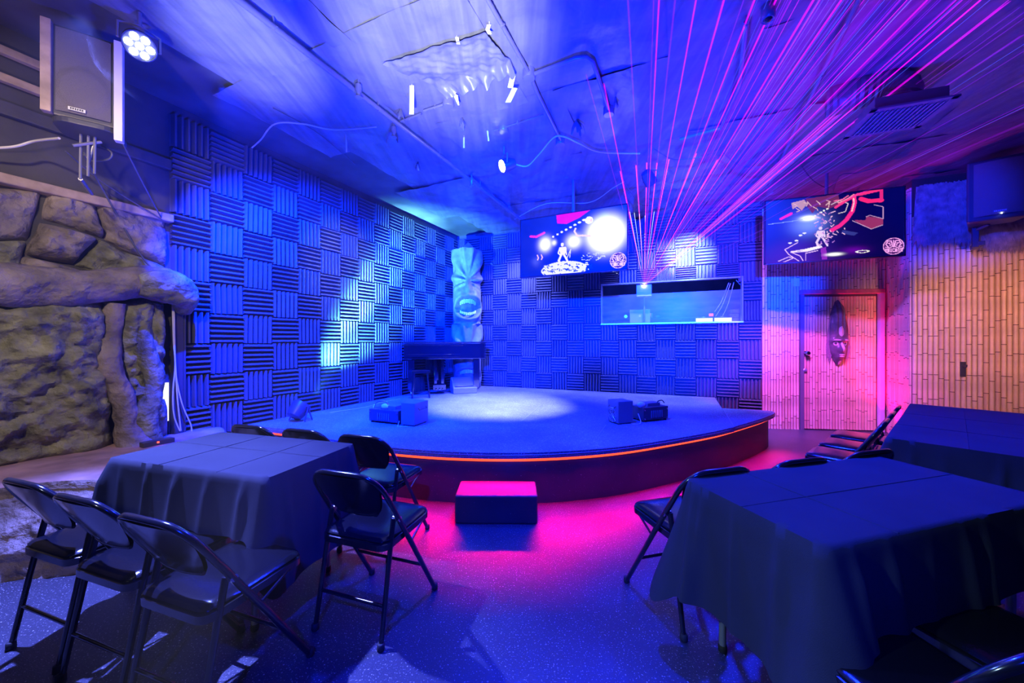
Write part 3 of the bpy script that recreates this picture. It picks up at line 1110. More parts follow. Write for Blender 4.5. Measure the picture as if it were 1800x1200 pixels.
def rock_patch(q, depth, seed, m, name='rock_block', nu=40, nv=30, amp=0.05, pw=6, base=-0.02):
    A, B, C, D = [wall_hit(*p) for p in q]
    mb = MB()

    def fn(u, v):
        p = (A * (1 - u) + B * u) * (1 - v) + (D * (1 - u) + C * u) * v
        e = (1 - abs(2 * u - 1) ** pw) * (1 - abs(2 * v - 1) ** pw)
        e = max(e, 0.0) ** 0.5
        w = 0.6 * nz(p.y * 2.1 + seed, p.z * 2.3) + 0.35 * nz(p.y * 5 + seed, p.z * 6.0) + 0.30 * nz(p.y * 12, p.z * 14 + seed) - 0.25 * abs(nz(p.y * 6 + seed, p.z * 9)) + 0.17 * nz(p.y * 28, p.z * 33 + seed)
        wob = Vector((0, 0.02 * nz(p.z * 5, seed), 0.02 * nz(p.y * 5, seed + 3)))
        return p + wob - RO + LN3 * (base + e * (depth + amp * w * 2))
    mb.grid(fn, nu, nv)
    return mb.build(name, m, rock, smooth=80)


rock_patch([(-520, 300), (76, 334), (50, 424), (-520, 425)], 0.14, 1.0, M['rock'])
rock_patch([(-520, 420), (48, 422), (34, 486), (-520, 500)], 0.17, 2.0, M['rock_moss'])
rock_patch([(80, 338), (162, 348), (182, 420), (72, 384)], 0.12, 3.0, M['rock'], nu=30, nv=26)
rock_patch([(166, 350), (291, 386), (292, 474), (182, 422)], 0.11, 4.0, M['rock'], nu=30, nv=26)
rock_patch([(70, 388), (170, 420), (126, 466), (38, 446)], 0.15, 5.0, M['rock'], nu=30, nv=24)
rock_patch([(174, 420), (291, 472), (240, 510), (128, 468)], 0.13, 6.0, M['rock_moss'], nu=30, nv=24)
rock_patch([(30, 448), (126, 468), (235, 512), (20, 505)], 0.10, 7.0, M['rock'], nu=18, nv=8)
rock_patch([(-520, 520), (178, 522), (196, 790), (-520, 905)], 0.26, 8.0, M['rock_moss'], 'rock_face', 110, 60, 0.085, 8)
rock_patch([(196, 520), (286, 520), (281, 752), (206, 780)], 0.20, 9.0, M['rock_moss'], 'rock_face', 40, 56, 0.08, 5)
rock_patch([(285, 690), (205, 745), (200, 792), (298, 770)], 0.14, 10.5, M['rock'], 'rock_foot', 16, 12, 0.06, 5)


def rock_tube(path, radii, seed, m, name, n=18, amp=0.35, flat=1.0):
    pts = catmull(path, 10)
    rr = catmull([(r, 0, 0) for r in radii], 10)
    mb = MB()
    mb.tube(pts, [max(0.01, r.x) for r in rr], n)
    out = []
    k = len(pts)
    for i, v in enumerate(mb.v):
        c = pts[min(i // n, k - 1)]
        d = Vector(v) - c
        w = 1 + amp * (nz(v[1] * 3 + seed, v[2] * 3.5, v[0] * 3) + 0.5 * nz(v[1] * 8, v[2] * 9 + seed, v[0] * 8) + 0.3 * nz(v[1] * 20, v[2] * 22 + seed, v[0] * 18))
        d.z *= flat
        out.append(c + d * w - RO)
    mb.v = [tuple(p) for p in out]
    return mb.build(name, m, rock, smooth=80)


def wp(u, z, off):
    return wall_pt(L0, LD, LN, u, z, off)


rock_tube([wp(-2.4, 1.78, .15), wp(-1.5, 1.75, .17), wp(-0.85, 1.74, .18), wp(-0.5, 1.78, .17), wp(-0.25, 1.84, .17), wp(-0.02, 1.84, .16), wp(0.09, 1.78, .13)],
          [0.13, 0.15, 0.15, 0.12, 0.15, 0.15, 0.07], 3.3, M['rock'], 'rock_overhang', 20, 0.3, 0.95)
rock_tube([wp(-0.30, 1.83, .24), wp(-0.12, 1.84, .26), wp(0.02, 1.76, .22), wp(0.06, 1.62, .13)], [0.09, 0.13, 0.12, 0.06], 9.1, M['rock_moss'], 'rock_knob', 18, 0.25)
rock_tube([wp(-0.40, 1.66, .12), wp(-0.41, 1.40, .10), wp(-0.44, 1.15, .13), wp(-0.36, 0.9, .15), wp(-0.33, 0.6, .17), wp(-0.30, 0.45, .2)], [0.07, 0.06, 0.08, 0.07, 0.09, 0.12], 4.7, M['rock'], 'rock_root', 14, 0.4)
rock_tube([wp(-0.2, 1.66, .10), wp(-0.22, 1.3, .14), wp(-0.16, 1.0, .16), wp(-0.22, 0.7, .18), wp(-0.2, 0.45, .2)], [0.05, 0.06, 0.07, 0.08, 0.1], 6.2, M['rock_moss'], 'rock_root', 14, 0.4)

# ledge in front of the rock
lg = empty('rock_ledge', (-2.9, 2.5, 0), 0, 'low rock ledge with a smooth reddish top along the left wall', 'ledge')
LO = Vector((-2.9, 2.5, 0))
back = catmull([(-4.6, 0.2, 0), (-3.95, 1.6, 0), (-3.5, 2.6, 0), (-3.15, 3.35, 0), (-3.02, 3.62, 0)], 8)
frn = catmull([(-4.0, 0.6, 0), (-3.45, 1.70, 0), (-2.99, 2.17, 0), (-2.50, 2.33, 0), (-2.40, 2.75, 0), (-2.62, 3.3, 0), (-2.9, 3.66, 0)], 8)


def along(path, u):
    k = u * (len(path) - 1)
    i = min(int(k), len(path) - 2)
    return path[i].lerp(path[i + 1], k - i)


mb = MB()


def ltop(u, v):
    p = along(back, u).lerp(along(frn, u), v)
    return (p.x - LO.x, p.y - LO.y, 0.50 + 0.018 * nz(p.x * 3, p.y * 3) - 0.05 * max(0, u - 0.9) * 8 * 0.3 - 0.02 * v ** 6)


mb.grid(ltop, 50, 16)
mb.build('ledge_top', M['ledge_rock'], lg, smooth=80)
mb = MB()


def lfront(u, v):
    p = along(frn, u)
    a, b = along(frn, max(u - 0.02, 0)), along(frn, min(u + 0.02, 1))
    t = (b - a).normalized()
    nrm = Vector((t.y, -t.x, 0))
    bul = (-0.03 if 0.06 < v < 0.25 else 0.0) + 0.20 * v + 0.05 * math.sin(PI * v)
    w = 0.05 * nz(p.x * 3.5, p.y * 3.5, v * 3) + 0.03 * nz(p.x * 9, p.y * 9, v * 7) + 0.015 * nz(p.x * 22, p.y * 22, v * 15)
    q = p + nrm * (bul + w * min(1, v * 5))
    z = ltop(u, 1.0)[2] * (1 - v) + (-0.02) * v
    return (q.x - LO.x, q.y - LO.y, z)


mb.grid(lfront, 90, 22)
mb.build('ledge_front', M['rock'], lg, smooth=80)
# little box with a red indicator on the ledge
t = empty('indicator_box', tuple(wp(-0.24, 0.50, 0.42)), LA, 'small dark box with an orange indicator at the foot of the rock', 'box')
mb = MB()
mb.box((0, 0, 0.02), (0.20, 0.07, 0.04))
mb.build('housing', M['plastic'], t, bevel=0.005)
mb = MB()
mb.box((-0.01, -0.037, 0.026), (0.012, 0.006, 0.012))
mb.build('indicator', M['led_small_red'], t)

# black post, white piece with its lit look put in as glow, timber trim and battens
t = empty('black_post', tuple(wp(0.035, 0, 0.06)), LA, 'black upright post where the rock meets the foam panels', 'post')
mb = MB()
mb.box((0, 0, 0.87), (0.07, 0.07, 1.74))
mb.box((0.045, 0.01, 0.87), (0.02, 0.09, 1.74))
mb.build('post_shaft', M['plastic'], t, bevel=0.006)
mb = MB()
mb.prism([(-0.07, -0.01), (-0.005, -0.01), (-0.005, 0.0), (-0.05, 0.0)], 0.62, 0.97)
o = mb.build('glow_piece', M['gap_glow'], None, loc=tuple(wp(-0.02, 0.0, 0.05)), rz=LA)
tag(o, 'narrow white glowing piece in the gap between the rock and the black post', 'gap')
for nm, u0, u1, z, h, off in (('trim_1', -6, 0.0, 2.97, 0.10, 0.06), ('trim_2', -6, 0.0, 2.47, 0.07, 0.10)):
    mb = MB()
    slab(mb, L0, LD, LN, u0, u1, z - h / 2, z + h / 2, off, off)
    tag(mb.build(nm, M['wood' if nm == 'trim_2' else 'black_wall'], None, bevel=0.01), 'timber ledge running along the left wall', 'trim', kind='structure')
for z, lab in ((3.17, 'weathered timber batten beside the left speaker, lower of two'), (3.36, 'weathered timber batten beside the left speaker, upper of two')):
    mb = MB()
    slab(mb, L0, LD, LN, -4.5, -0.55, z - 0.028, z + 0.028, 0.05, 0.08)
    tag(mb.build('timber_batten', M['wood'], None, bevel=0.006), lab, 'batten', 'timber battens high on the left wall')

# ------------------------------------------------------------------ left loudspeaker
sa = Vector((-2.924, 2.30))
sb = Vector((-2.676, 2.475))
sw = (sb - sa).length
sang = math.atan2((sb - sa).y, (sb - sa).x)
t = empty('loudspeaker', (sa.x, sa.y, 2.785), sang, 'grey-lit loudspeaker hung high on the left wall above the rock', 'speaker', 'wall loudspeakers')
H = 0.58
mb = MB()
mb.prism([(0, 0), (sw, 0), (sw * 0.9, 0.28), (sw * 0.1, 0.28)], 0.0, H)
mb.build('cabinet', M['plastic'], t, bevel=0.012)
mb = MB()


def gr(u, v):
    x, z = 0.03 + u * (sw - 0.06), 0.03 + v * (H - 0.05)
    r = math.hypot((x - sw / 2) / 0.115, (z - 0.19) / 0.135)
    b = -0.016 if r < 0.93 else (-0.012 if r < 1.05 else -0.008)
    return (x, b - 0.02 * (1 - (2 * u - 1) ** 2) * 0.4, z)


mb.grid(gr, 44, 60)
mb.build('grille', M['grille'], t, smooth=50)
for x0, x1, z0, m, nm in ((-0.025, 0.02, 0.0, 'wood', 'left_trim'), (sw - 0.012, sw + 0.03, -0.09, 'white_paint', 'right_trim')):
    mb = MB()
    mb.box(((x0 + x1) / 2, -0.012, (z0 + H) / 2), (x1 - x0, 0.05, H - z0))
    mb.build('side_board', M[m], t, bevel=0.004)
mb = MB()
mb.box((sw * 0.42, -0.03, 0.052), (0.075, 0.006, 0.020))
bdg = mb.build('badge', M['silver'], t)
mb = MB()
for i in range(6):
    mb.box((sw * 0.42 - 0.025 + 0.01 * i, -0.0345, 0.052), (0.006, 0.004, 0.010))
mb.build('badge_lettering', M['plastic'], bdg)
mb = MB()
mb.prism(rrect(sw * 1.02, 0.30, 0.09, 5, sw / 2, 0.13), -0.035, 0.0)
mb.build('base_plate', M['plastic'], t, bevel=0.006)
mb = MB()
for dx in (0.0, 0.035, 0.065):
    mb.tube([(0.10 + dx, 0.14, -0.03), (0.09 + dx, 0.17, -0.33 + dx * 0.8)], 0.008, 6)
mb.tube([(0.07, 0.12, -0.13), (0.19, 0.16, -0.05)], 0.010, 6)
mb.tube([(0.16, 0.16, -0.04), (0.12, 0.18, -0.24)], 0.007, 6)
mb.tube([(0.09, 0.17, -0.33), (0.06, 0.50, -0.33)], 0.012, 6)
mb.build('mount_bracket', M['grey_steel'], t, smooth=60)

# ------------------------------------------------------------------ screens
def canvas(w=256, h=144, col=(0, 0, 0)):
    a = np.zeros((h, w, 3))
    a[:] = col
    return a


YY, XX = np.mgrid[0:144, 0:256]
XX = XX / 255.0
YY = YY / 143.0
ASP = 16 / 9


def glow(a, x, y, rx, ry, col, p=2.0):
    d = ((XX - x) / rx) ** 2 + ((YY - y) / ry) ** 2
    a += np.exp(-d ** (p / 2))[..., None] * np.array(col)


def ell(a, x, y, rx, ry, col, al=1.0, ring=0.0):
    d = np.sqrt(((XX - x) / rx) ** 2 + ((YY - y) / ry) ** 2)
    m = (d < 1) & (d > 1 - ring) if ring else d < 1
    a[m] = a[m] * (1 - al) + np.array(col) * al


def stroke(a, pts, wd, col, al=1.0):
    for (x0, y0), (x1, y1) in zip(pts[:-1], pts[1:]):
        dx, dy = (x1 - x0) * ASP, y1 - y0
        L = dx * dx + dy * dy + 1e-9
        t = np.clip((((XX - x0) * ASP) * dx + (YY - y0) * dy) / L, 0, 1)
        d = np.hypot((XX - x0) * ASP - t * dx, (YY - y0) - t * dy)
        m = d < wd
        a[m] = a[m] * (1 - al) + np.array(col) * al


def poly(a, pts, col, al=1.0):
    ins = np.zeros(XX.shape, bool)
    n = len(pts)
    for i in range(n):
        (x0, y0), (x1, y1) = pts[i], pts[(i + 1) % n]
        c = (y0 > YY) != (y1 > YY)
        with np.errstate(divide='ignore', invalid='ignore'):
            xi = (x1 - x0) * (YY - y0) / (y1 - y0 + 1e-12) + x0
        ins ^= c & (XX < xi)
    a[ins] = a[ins] * (1 - al) + np.array(col) * al


GLY = {'T': ['111', '010', '010', '010', '010'], 'O': ['111', '101', '101', '101', '111'], 'U': ['101', '101', '101', '101', '111'],
       'C': ['111', '100', '100', '100', '111'], 'A': ['010', '101', '111', '101', '101'], 'N': ['111', '101', '101', '101', '101'], 'S': ['111', '100', '111', '001', '111']}


def emblem(a, x, y, r, col):
    """round venue emblem: ring, two facing birds, name below"""
    rx = r / ASP
    ell(a, x, y, rx * 1.02, r * 1.02, (0.05, 0.0, 0.10))
    ell(a, x, y, rx, r, col, 1, 0.09)
    for s in (-1, 1):
        stroke(a, [(x + s * rx * .12, y - r * .10), (x + s * rx * .20, y - r * .62), (x + s * rx * .55, y - r * .62), (x + s * rx * .72, y - r * .25), (x + s * rx * .50, y + r * .05)], r * 0.06, col)
        stroke(a, [(x + s * rx * .30, y - r * .05), (x + s * rx * .36, y - r * .40), (x + s * rx * .52, y - r * .36)], r * 0.05, col)
        stroke(a, [(x + s * rx * .75, y + r * .08), (x + s * rx * .4, y + r * .18), (x, y - r * .02)], r * 0.05, col)
    stroke(a, [(x, y - r * .7), (x, y + r * .10)], r * 0.05, col)
    px = 1 / 255.0
    py = 1 / 143.0
    cw = rx * 1.62 / 27
    for i, ch in enumerate('TOUCANS'):
        for rr, row in enumerate(GLY[ch]):
            for cc, b in enumerate(row):
                if b == '1':
                    x0 = x - rx * .79 + (i * 4 + cc) * cw
                    y0 = y + r * (.30 + rr * 0.085)
                    m = (XX >= x0 - px * .5) & (XX < x0 + max(cw, px)) & (YY >= y0 - py * .5) & (YY < y0 + max(r * .085, py))
                    a[m] = col


def dancer(a, x, y, s, col):
    """a small plain human silhouette standing with legs apart"""
    ell(a, x, y - 0.92 * s, 0.075 * s / ASP, 0.09 * s, col)
    poly(a, [(x - .15 * s / ASP, y - .80 * s), (x + .17 * s / ASP, y - .80 * s), (x + .13 * s / ASP, y - .45 * s), (x - .10 * s / ASP, y - .45 * s)], col)
    stroke(a, [(x - .05 * s / ASP, y - .45 * s), (x - .17 * s / ASP, y - .2 * s), (x - .10 * s / ASP, y)], 0.05 * s, col)
    stroke(a, [(x + .07 * s / ASP, y - .45 * s), (x + .20 * s / ASP, y - .22 * s), (x + .30 * s / ASP, y)], 0.045 * s, col)
    stroke(a, [(x + .16 * s / ASP, y - .76 * s), (x + .19 * s / ASP, y - .45 * s)], 0.03 * s, col)
    stroke(a, [(x - .13 * s / ASP, y - .76 * s), (x - .20 * s / ASP, y - .55 * s), (x - .08 * s / ASP, y - .42 * s)], 0.03 * s, col)


rs = np.random.RandomState(3)
# left screen: bright stage lights over a dancer
s1 = canvas(col=(0.0, 0.012, 0.30))
s1 += (0.0, 0.03, 0.5) * np.array(1.0) * np.clip(XX - 0.1, 0, 1)[..., None] * np.clip(1.2 - YY, 0, 1)[..., None]
poly(s1, [(.36, .0), (.68, .0), (.58, .10), (.46, .17), (.37, .14)], (0.85, 0.0, 0.55))
stroke(s1, [(.10, .30), (.16, .32), (.24, .27)], 0.02, (0.9, 0.02, 0.35))
for i in range(9):
    ell(s1, .33 + .042 * i, .355 - .03 * i, .010 + .001 * i, .017, (1, 1, 1))
ell(s1, .67, .16, .036, .058, (1, 1, 1))
ell(s1, .69, .17, .008, .03, (1, .2, .4))
glow(s1, .25, .47, .05, .10, (2.2, 2.2, 2.4))
glow(s1, .34, .46, .02, .04, (1.2, 1.2, 1.3))
glow(s1, .53, .48, .06, .10, (1.8, 1.8, 2.0))
glow(s1, .82, .42, .15, .26, (3.2, 3.2, 3.4), 3)
stroke(s1, [(.545, .27), (.535, .31), (.56, .39), (.62, .40), (.68, .42)], 0.015, (1, .75, .75))
ell(s1, .43, .93, .22, .14, (0.9, 0.92, 1.0))
for i in range(90):
    x, y = .22 + .46 * rs.rand(), .83 + .17 * rs.rand()
    stroke(s1, [(x, y), (x + .05 * (rs.rand() - .3), y + .015 * rs.randn())], 0.008, (0.0, 0.04, 0.5) if rs.rand() < .6 else (1, 1, 1))
for i in range(30):
    x, y = .60 + .22 * rs.rand(), .70 + .14 * rs.rand()
    stroke(s1, [(x, y), (x + .03 * rs.rand(), y + .01 * rs.randn())], 0.005, (.75, .8, 1))
dancer(s1, .42, .84, .36, (1.0, 0.93, 0.95))
stroke(s1, [(.46, .76), (.50, .60), (.49, .74)], 0.006, (.9, .9, 1))
for x in (.17, .21):
    stroke(s1, [(x, .64), (x + .012, .69), (x + .003, .72)], 0.010, (1, .55, .7))
emblem(s1, .925, .86, .125, (1.0, 0.70, 0.95))
# right screen: dark scene with red curves and a lit blue side
s2 = canvas(col=(0.0, 0.0, 0.05))
s2 += np.clip(0.42 - XX, 0, 1)[..., None] * np.array((0.0, 0.08, 1.7)) * np.clip(1.25 - YY, 0, 1)[..., None]
glow(s2, .33, .33, .05, .035, (2.0, 2.0, 2.2))
glow(s2, .33, .42, .12, .16, (0.20, 0.32, 1.1))
stroke(s2, [(.02, .37), (.20, .355), (.33, .33)], 0.004, (.3, .45, 1))
stroke(s2, [(.12, .30), (.20, .23)], 0.02, (1.0, .02, .5))
poly(s2, [(.20, .06), (.30, .03), (.32, .10), (.28, .20), (.24, .12), (.21, .17)], (.55, .30, .32))
poly(s2, [(.31, .02), (.55, .0), (.56, .17), (.48, .21), (.40, .16), (.36, .26), (.32, .14)], (.16, .02, .06))
for i in range(9):
    x, y = .20 + .36 * rs.rand(), .03 + .18 * rs.rand()
    stroke(s2, [(x, y), (x + .03, y + .05 * rs.randn()), (x + .05 * rs.rand(), y + .06)], 0.006, (.75, .45, .40))
for i in range(5):
    ell(s2, .38 + .022 * i, .30 - .022 * i, .008, .012, (1, 1, .85))
stroke(s2, [(.50, .15), (.56, .10), (.62, .16), (.60, .28), (.55, .30)], 0.006, (.7, .55, .6))
curve = [(.66, .06), (.665, .16), (.65, .28), (.61, .40), (.56, .49), (.50, .55)]
stroke(s2, curve, 0.028, (1.0, .02, .22))
stroke(s2, [(x - .004, y) for x, y in curve[:3]], 0.009, (1.0, .55, .6))
stroke(s2, [(.53, .20), (.60, .12), (.68, .04), (.74, .02)], 0.018, (1, .04, .2))
stroke(s2, [(.52, .10), (.58, .09), (.62, .04)], 0.008, (1, .15, .35))
stroke(s2, [(.55, .14), (.62, .08), (.66, .03)], 0.008, (1, .25, .35))
stroke(s2, [(.70, .04), (.84, .0)], 0.022, (1, .03, .18))
stroke(s2, [(.71, .11), (.76, .155), (.85, .16)], 0.030, (1, .02, .16))
stroke(s2, [(.85, .0), (.85, .14)], 0.022, (.8, .02, .18))
poly(s2, [(.66, .42), (.74, .44), (.75, .38), (.86, .44), (.86, .52), (.78, .58), (.72, .52)], (.32, .03, .10))
stroke(s2, [(.65, .43), (.72, .51), (.78, .58), (.86, .53)], 0.005, (.6, .35, .55))
stroke(s2, [(.80, .22), (.86, .26), (.86, .44), (.77, .37), (.745, .39)], 0.005, (.55, .3, .5))
poly(s2, [(.58, .56), (.69, .62), (.66, .66), (.57, .61)], (.03, .04, .22))
dancer(s2, .42, .78, .30, (.85, .65, .85))
for i in range(60):
    x = .46 + .06 * rs.randn() * .6
    y = .25 + .5 * rs.rand()
    stroke(s2, [(x, y), (x + .015 * rs.randn(), y + .02)], 0.006, (.95, .55, .75) if rs.rand() < .6 else (.5, .2, .6))
stroke(s2, [(.20, .84), (.30, .82), (.42, .78), (.43, .80), (.33, .845), (.20, .85)], 0.008, (.9, .75, .9))
poly(s2, [(.27, .83), (.41, .78), (.42, .81), (.33, .84)], (1, .95, 1))
stroke(s2, [(.25, .70), (.15, .80), (.18, .88), (.26, 1.0)], 0.006, (.8, .55, .8))
stroke(s2, [(.20, .85), (.27, .92), (.29, 1.0)], 0.006, (.8, .55, .8))
stroke(s2, [(.40, .85), (.31, .88), (.31, 1.0)], 0.006, (.8, .55, .8))
stroke(s2, [(.10, .98), (.18, .92), (.22, .94), (.14, 1.0)], 0.006, (.8, .55, .8))
poly(s2, [(.42, .82), (.46, .80), (.47, 1.0), (.43, 1.0)], (.25, .02, .35))
glow(s2, .52, .925, .06, .025, (1.3, 1.3, 1.1), 3)
ell(s2, .72, .91, .05, .022, (.95, .95, .8), 1, 0.35)
glow(s2, .66, .88, .08, .05, (.12, .0, .25))
for x, y in ((.19, .70), (.24, .67), (.27, .59), (.30, .56)):
    ell(s2, x, y, .014, .014, (.85, .85, 1))
emblem(s2, .93, .86, .125, (1.0, 0.40, 0.90))


def television(name, px_l, yl, px_r, yr, zc, hh, img, label, group, gain, roll=0.0):
    a, b = P(px_l, 600, yl), P(px_r, 600, yr)
    w = math.hypot(b.x - a.x, b.y - a.y)
    t = empty(name, ((a.x + b.x) / 2, (a.y + b.y) / 2, zc), math.atan2(b.y - a.y, b.x - a.x), label, 'television', group)
    mb = MB()
    mb.box((0, 0.03, 0), (w, 0.05, hh))
    mb.build('back_shell', M['plastic'], t, bevel=0.006)
    mb = MB()
    bw = 0.012
    for c, s in (((0, 0, hh / 2 - bw / 2), (w, 0.03, bw)), ((0, 0, -hh / 2 + bw / 2), (w, 0.03, bw)), ((w / 2 - bw / 2, 0, 0), (bw, 0.03, hh)), ((-w / 2 + bw / 2, 0, 0), (bw, 0.03, hh))):
        mb.box(c, s)
    mb.build('bezel', M['steel'], t)
    h_, w_ = img.shape[:2]
    mb = MB()
    mb.grid(lambda u, v: (-w / 2 + bw + u * (w - 2 * bw), -0.006, hh / 2 - bw - v * (hh - 2 * bw)), w_ - 1, h_ - 1)
    sm = bpy.data.materials.new('screen_picture')
    sm.use_nodes = True
    nt = sm.node_tree
    bs = nt.nodes['Principled BSDF']
    bs.inputs['Base Color'].default_value = (0.01, 0.01, 0.012, 1)
    bs.inputs['Roughness'].default_value = 0.12
    at = nt.nodes.new('ShaderNodeAttribute')
    at.attribute_name = 'picture'
    nt.links.new(at.outputs['Color'], bs.inputs['Emission Color'])
    bs.inputs['Emission Strength'].default_value = gain
    me = mb.mesh('screen', sm)
    ca = me.color_attributes.new('picture', 'FLOAT_COLOR', 'POINT')
    rgba = np.ones((w_, h_, 4), np.float32)
    rgba[..., :3] = np.clip(img, 0, 4).transpose(1, 0, 2)
    ca.data.foreach_set('color', rgba.ravel())
    link('screen', me, t)
    mb = MB()
    mb.box((0, 0.09, 0.1), (0.36, 0.07, 0.3))
    mb.tube([(0, 0.12, 0.1), (0, 0.12, CEIL - zc - 0.03)], 0.02, 10)
    mb.box((0, 0.12, CEIL - zc - 0.04), (0.18, 0.18, 0.02))
    mb.build('ceiling_mount', M['pipe'], t, smooth=50)
    return t


television('television', 915, 5.09, 1104, 4.476, 2.633, 0.81, s1, 'wide television hung over the stage showing bright white lights and a dancer', 'televisions', 1.0)
television('television', 1344, 4.80, 1591, 4.33, 2.775, 0.83, s2, 'wide television hung before the bamboo door wall showing red curves on black', 'televisions', 1.0)

# ------------------------------------------------------------------ tiki totem
tk = empty('tiki_totem', (-0.875, 7.1, STAGE), math.radians(11), 'tall carved grey tiki totem with bared teeth in the stage corner', 'totem')
TH, TR = 2.66, 0.265


def bumpf(x, c, w):
    return math.exp(-((x - c) / w) ** 2)


def tiki_h(a, z):
    """carving height over the log: a = angle from the front (rad), z = height from the foot"""
    h = 0.0
    for z0, sc in ((1.26, 1.0), (0.0, 0.85)):
        zz = (z - z0) / sc
        if not (-0.05 < zz < 1.45):
            continue
        # lips: an outer ridge around the mouth
        mx, mz = a / 0.85, (zz - 0.27) / 0.22
        d = math.hypot(mx, mz)
        h += 0.045 * bumpf(d, 1.0, 0.20)
        if d < 0.85:
            h -= 0.055
        # nose
        nzv = (zz - 0.62) / 0.13
        h += 0.085 * math.exp(-(a / (0.20 + 0.25 * max(0, 0.72 - zz))) ** 2) * math.exp(-nzv ** 2)
        for s in (-1, 1):
            h += 0.05 * math.exp(-((a - s * 0.42) / 0.20) ** 2 - ((zz - 0.55) / 0.09) ** 2)
            h += 0.03 * math.exp(-((a - s * 0.75) / 0.25) ** 2 - ((zz - 0.50) / 0.10) ** 2)
        # rays fanning out from the brow
        if zz > 0.62:
            aa = abs(a)
            ph = math.atan2(zz - 0.78, aa * 0.30 + 0.02)
            env = min(1, max(0, (aa - 0.12) / 0.25)) * min(1, (zz - 0.62) / 0.1)
            h += 0.026 * env * math.sin(ph * 9.5)
        # grooves of the brow bands
        h -= 0.015 * bumpf(zz, 0.02, 0.03)
    return h


mb = MB()
NA, NZ_ = 96, 150


def tfn(u, v):
    a = (u - 0.5) * 2 * PI
    z = v * TH
    r = TR * (1.0 + 0.03 * nz(a * 1.2, z * 2))
    ra = r * min(1.06, 1.0 + 0.16 * (abs(math.sin(2 * a)) ** 2))
    ra += (1.5 * tiki_h(a, z) if abs(a) < 1.75 else 0.0) + 0.004 * nz(a * 12, z * 14)
    return (ra * math.sin(a), -ra * math.cos(a), z)


mb.grid(tfn, NA, NZ_, cu=True)
top_ring = [i * (NZ_ + 1) + NZ_ for i in range(NA)]
mb.add([], [])
mb.f.append(tuple(top_ring))
mb.m.append(0)
mb.build('carved_log', M['tiki'], tk, smooth=55)
mb = MB()
mb.lathe([(0.16, 0.0), (0.13, 0.05), (0.07, 0.11), (0.01, 0.17)], 14, (0.02, -0.02, TH - 0.005))
mb.build('pointed_crest', M['tiki'], tk, smooth=50)
for z0, sc in ((1.26, 1.0), (0.0, 0.85)):
    for row, zt, nn_, hh in ((0, 0.40, 9, 0.085), (1, 0.155, 9, 0.055)):
        for i in range(nn_):
            a = (i - (nn_ - 1) / 2) * 0.135
            zz = z0 + sc * (zt - (0.10 if row == 0 else -0.14) * abs(a) ** 2)
            mb = MB()
            mb.box((0, 0, 0), (0.031, 0.03, hh * sc * random.uniform(.85, 1.1)))
            o = mb.build('tooth', M['tooth'], tk, bevel=0.006, loc=((TR - 0.005) * math.sin(a), -(TR - 0.005) * math.cos(a), zz), rz=a)

# ------------------------------------------------------------------ grand piano, bench, wedge
PA = math.atan2(0.27, 0.963)
pn = empty('grand_piano', (-1.80, 5.98, STAGE), PA, 'black lacquered baby grand piano in the back left corner of the stage', 'piano')
outl = [(0.02, 0.0), (1.30, 0.0), (1.38, 0.03), (1.42, 0.10), (1.40, 0.28), (1.30, 0.45), (1.10, 0.56), (0.85, 0.62), (0.62, 0.70), (0.50, 0.67), (0.34, 0.47)]
mb = MB()
mb.prism(outl, 0.60, 0.865)
mb.build('case', M['lacquer'], pn, bevel=0.012)
mb = MB()
mb.prism([(x * 1.012 - 0.01, y * 1.02 - 0.012) for x, y in outl], 0.87, 0.895)
mb.build('lid', M['lacquer'], pn, bevel=0.008)
mb = MB()
mb.box((0.5, -0.006, 0.66), (0.9, 0.012, 0.05))
mb.box((0.5, -0.006, 0.84), (1.0, 0.012, 0.02))
mb.build('rim_moulding', M['lacquer'], pn, bevel=0.003)
for x, y in ((0.14, 0.08), (1.24, 0.10), (0.62, 0.58)):
    mb = MB()
    mb.box((x, y, 0.35), (0.11, 0.11, 0.50))
    mb.box((x, y, 0.10), (0.075, 0.075, 0.06))
    l_ = mb.build('leg', M['lacquer'], pn, bevel=0.01)
    mb = MB()
    mb.lathe([(0.032, -0.012), (0.035, -0.008), (0.035, 0.008), (0.032, 0.012)], 12, (x, y, 0.035), Matrix.Rotation(PI / 2, 3, 'Y'))
    mb.box((x, y, 0.065), (0.03, 0.05, 0.03))
    mb.build('caster', M['brass'], l_, smooth=50)
mb = MB()
mb.box((0.55, 0.22, 0.38), (0.05, 0.04, 0.46))
mb.box((0.67, 0.22, 0.38), (0.05, 0.04, 0.46))
mb.box((0.61, 0.20, 0.11), (0.22, 0.18, 0.10))
mb.build('pedal_lyre', M['lacquer'], pn, bevel=0.006)
for i in range(3):
    mb = MB()
    mb.box((0.555 + 0.055 * i, 0.08, 0.09), (0.022, 0.08, 0.012))
    mb.build('pedal', M['brass'], pn, bevel=0.003)

t = empty('piano_bench', (-1.46, 5.84, STAGE), PA, 'black piano bench standing before the grand piano', 'bench')
mb = MB()
mb.box((0, 0, 0.42), (0.28, 0.16, 0.05))
mb.build('bench_seat', M['vinyl'], t, bevel=0.012)
for sx in (-1, 1):
    for sy in (-1, 1):
        mb = MB()
        mb.tube([(sx * 0.10, sy * 0.05, 0.40), (sx * 0.135, sy * 0.07, 0.0)], [0.016, 0.013], 8)
        mb.build('leg', M['steel'], t, smooth=50)

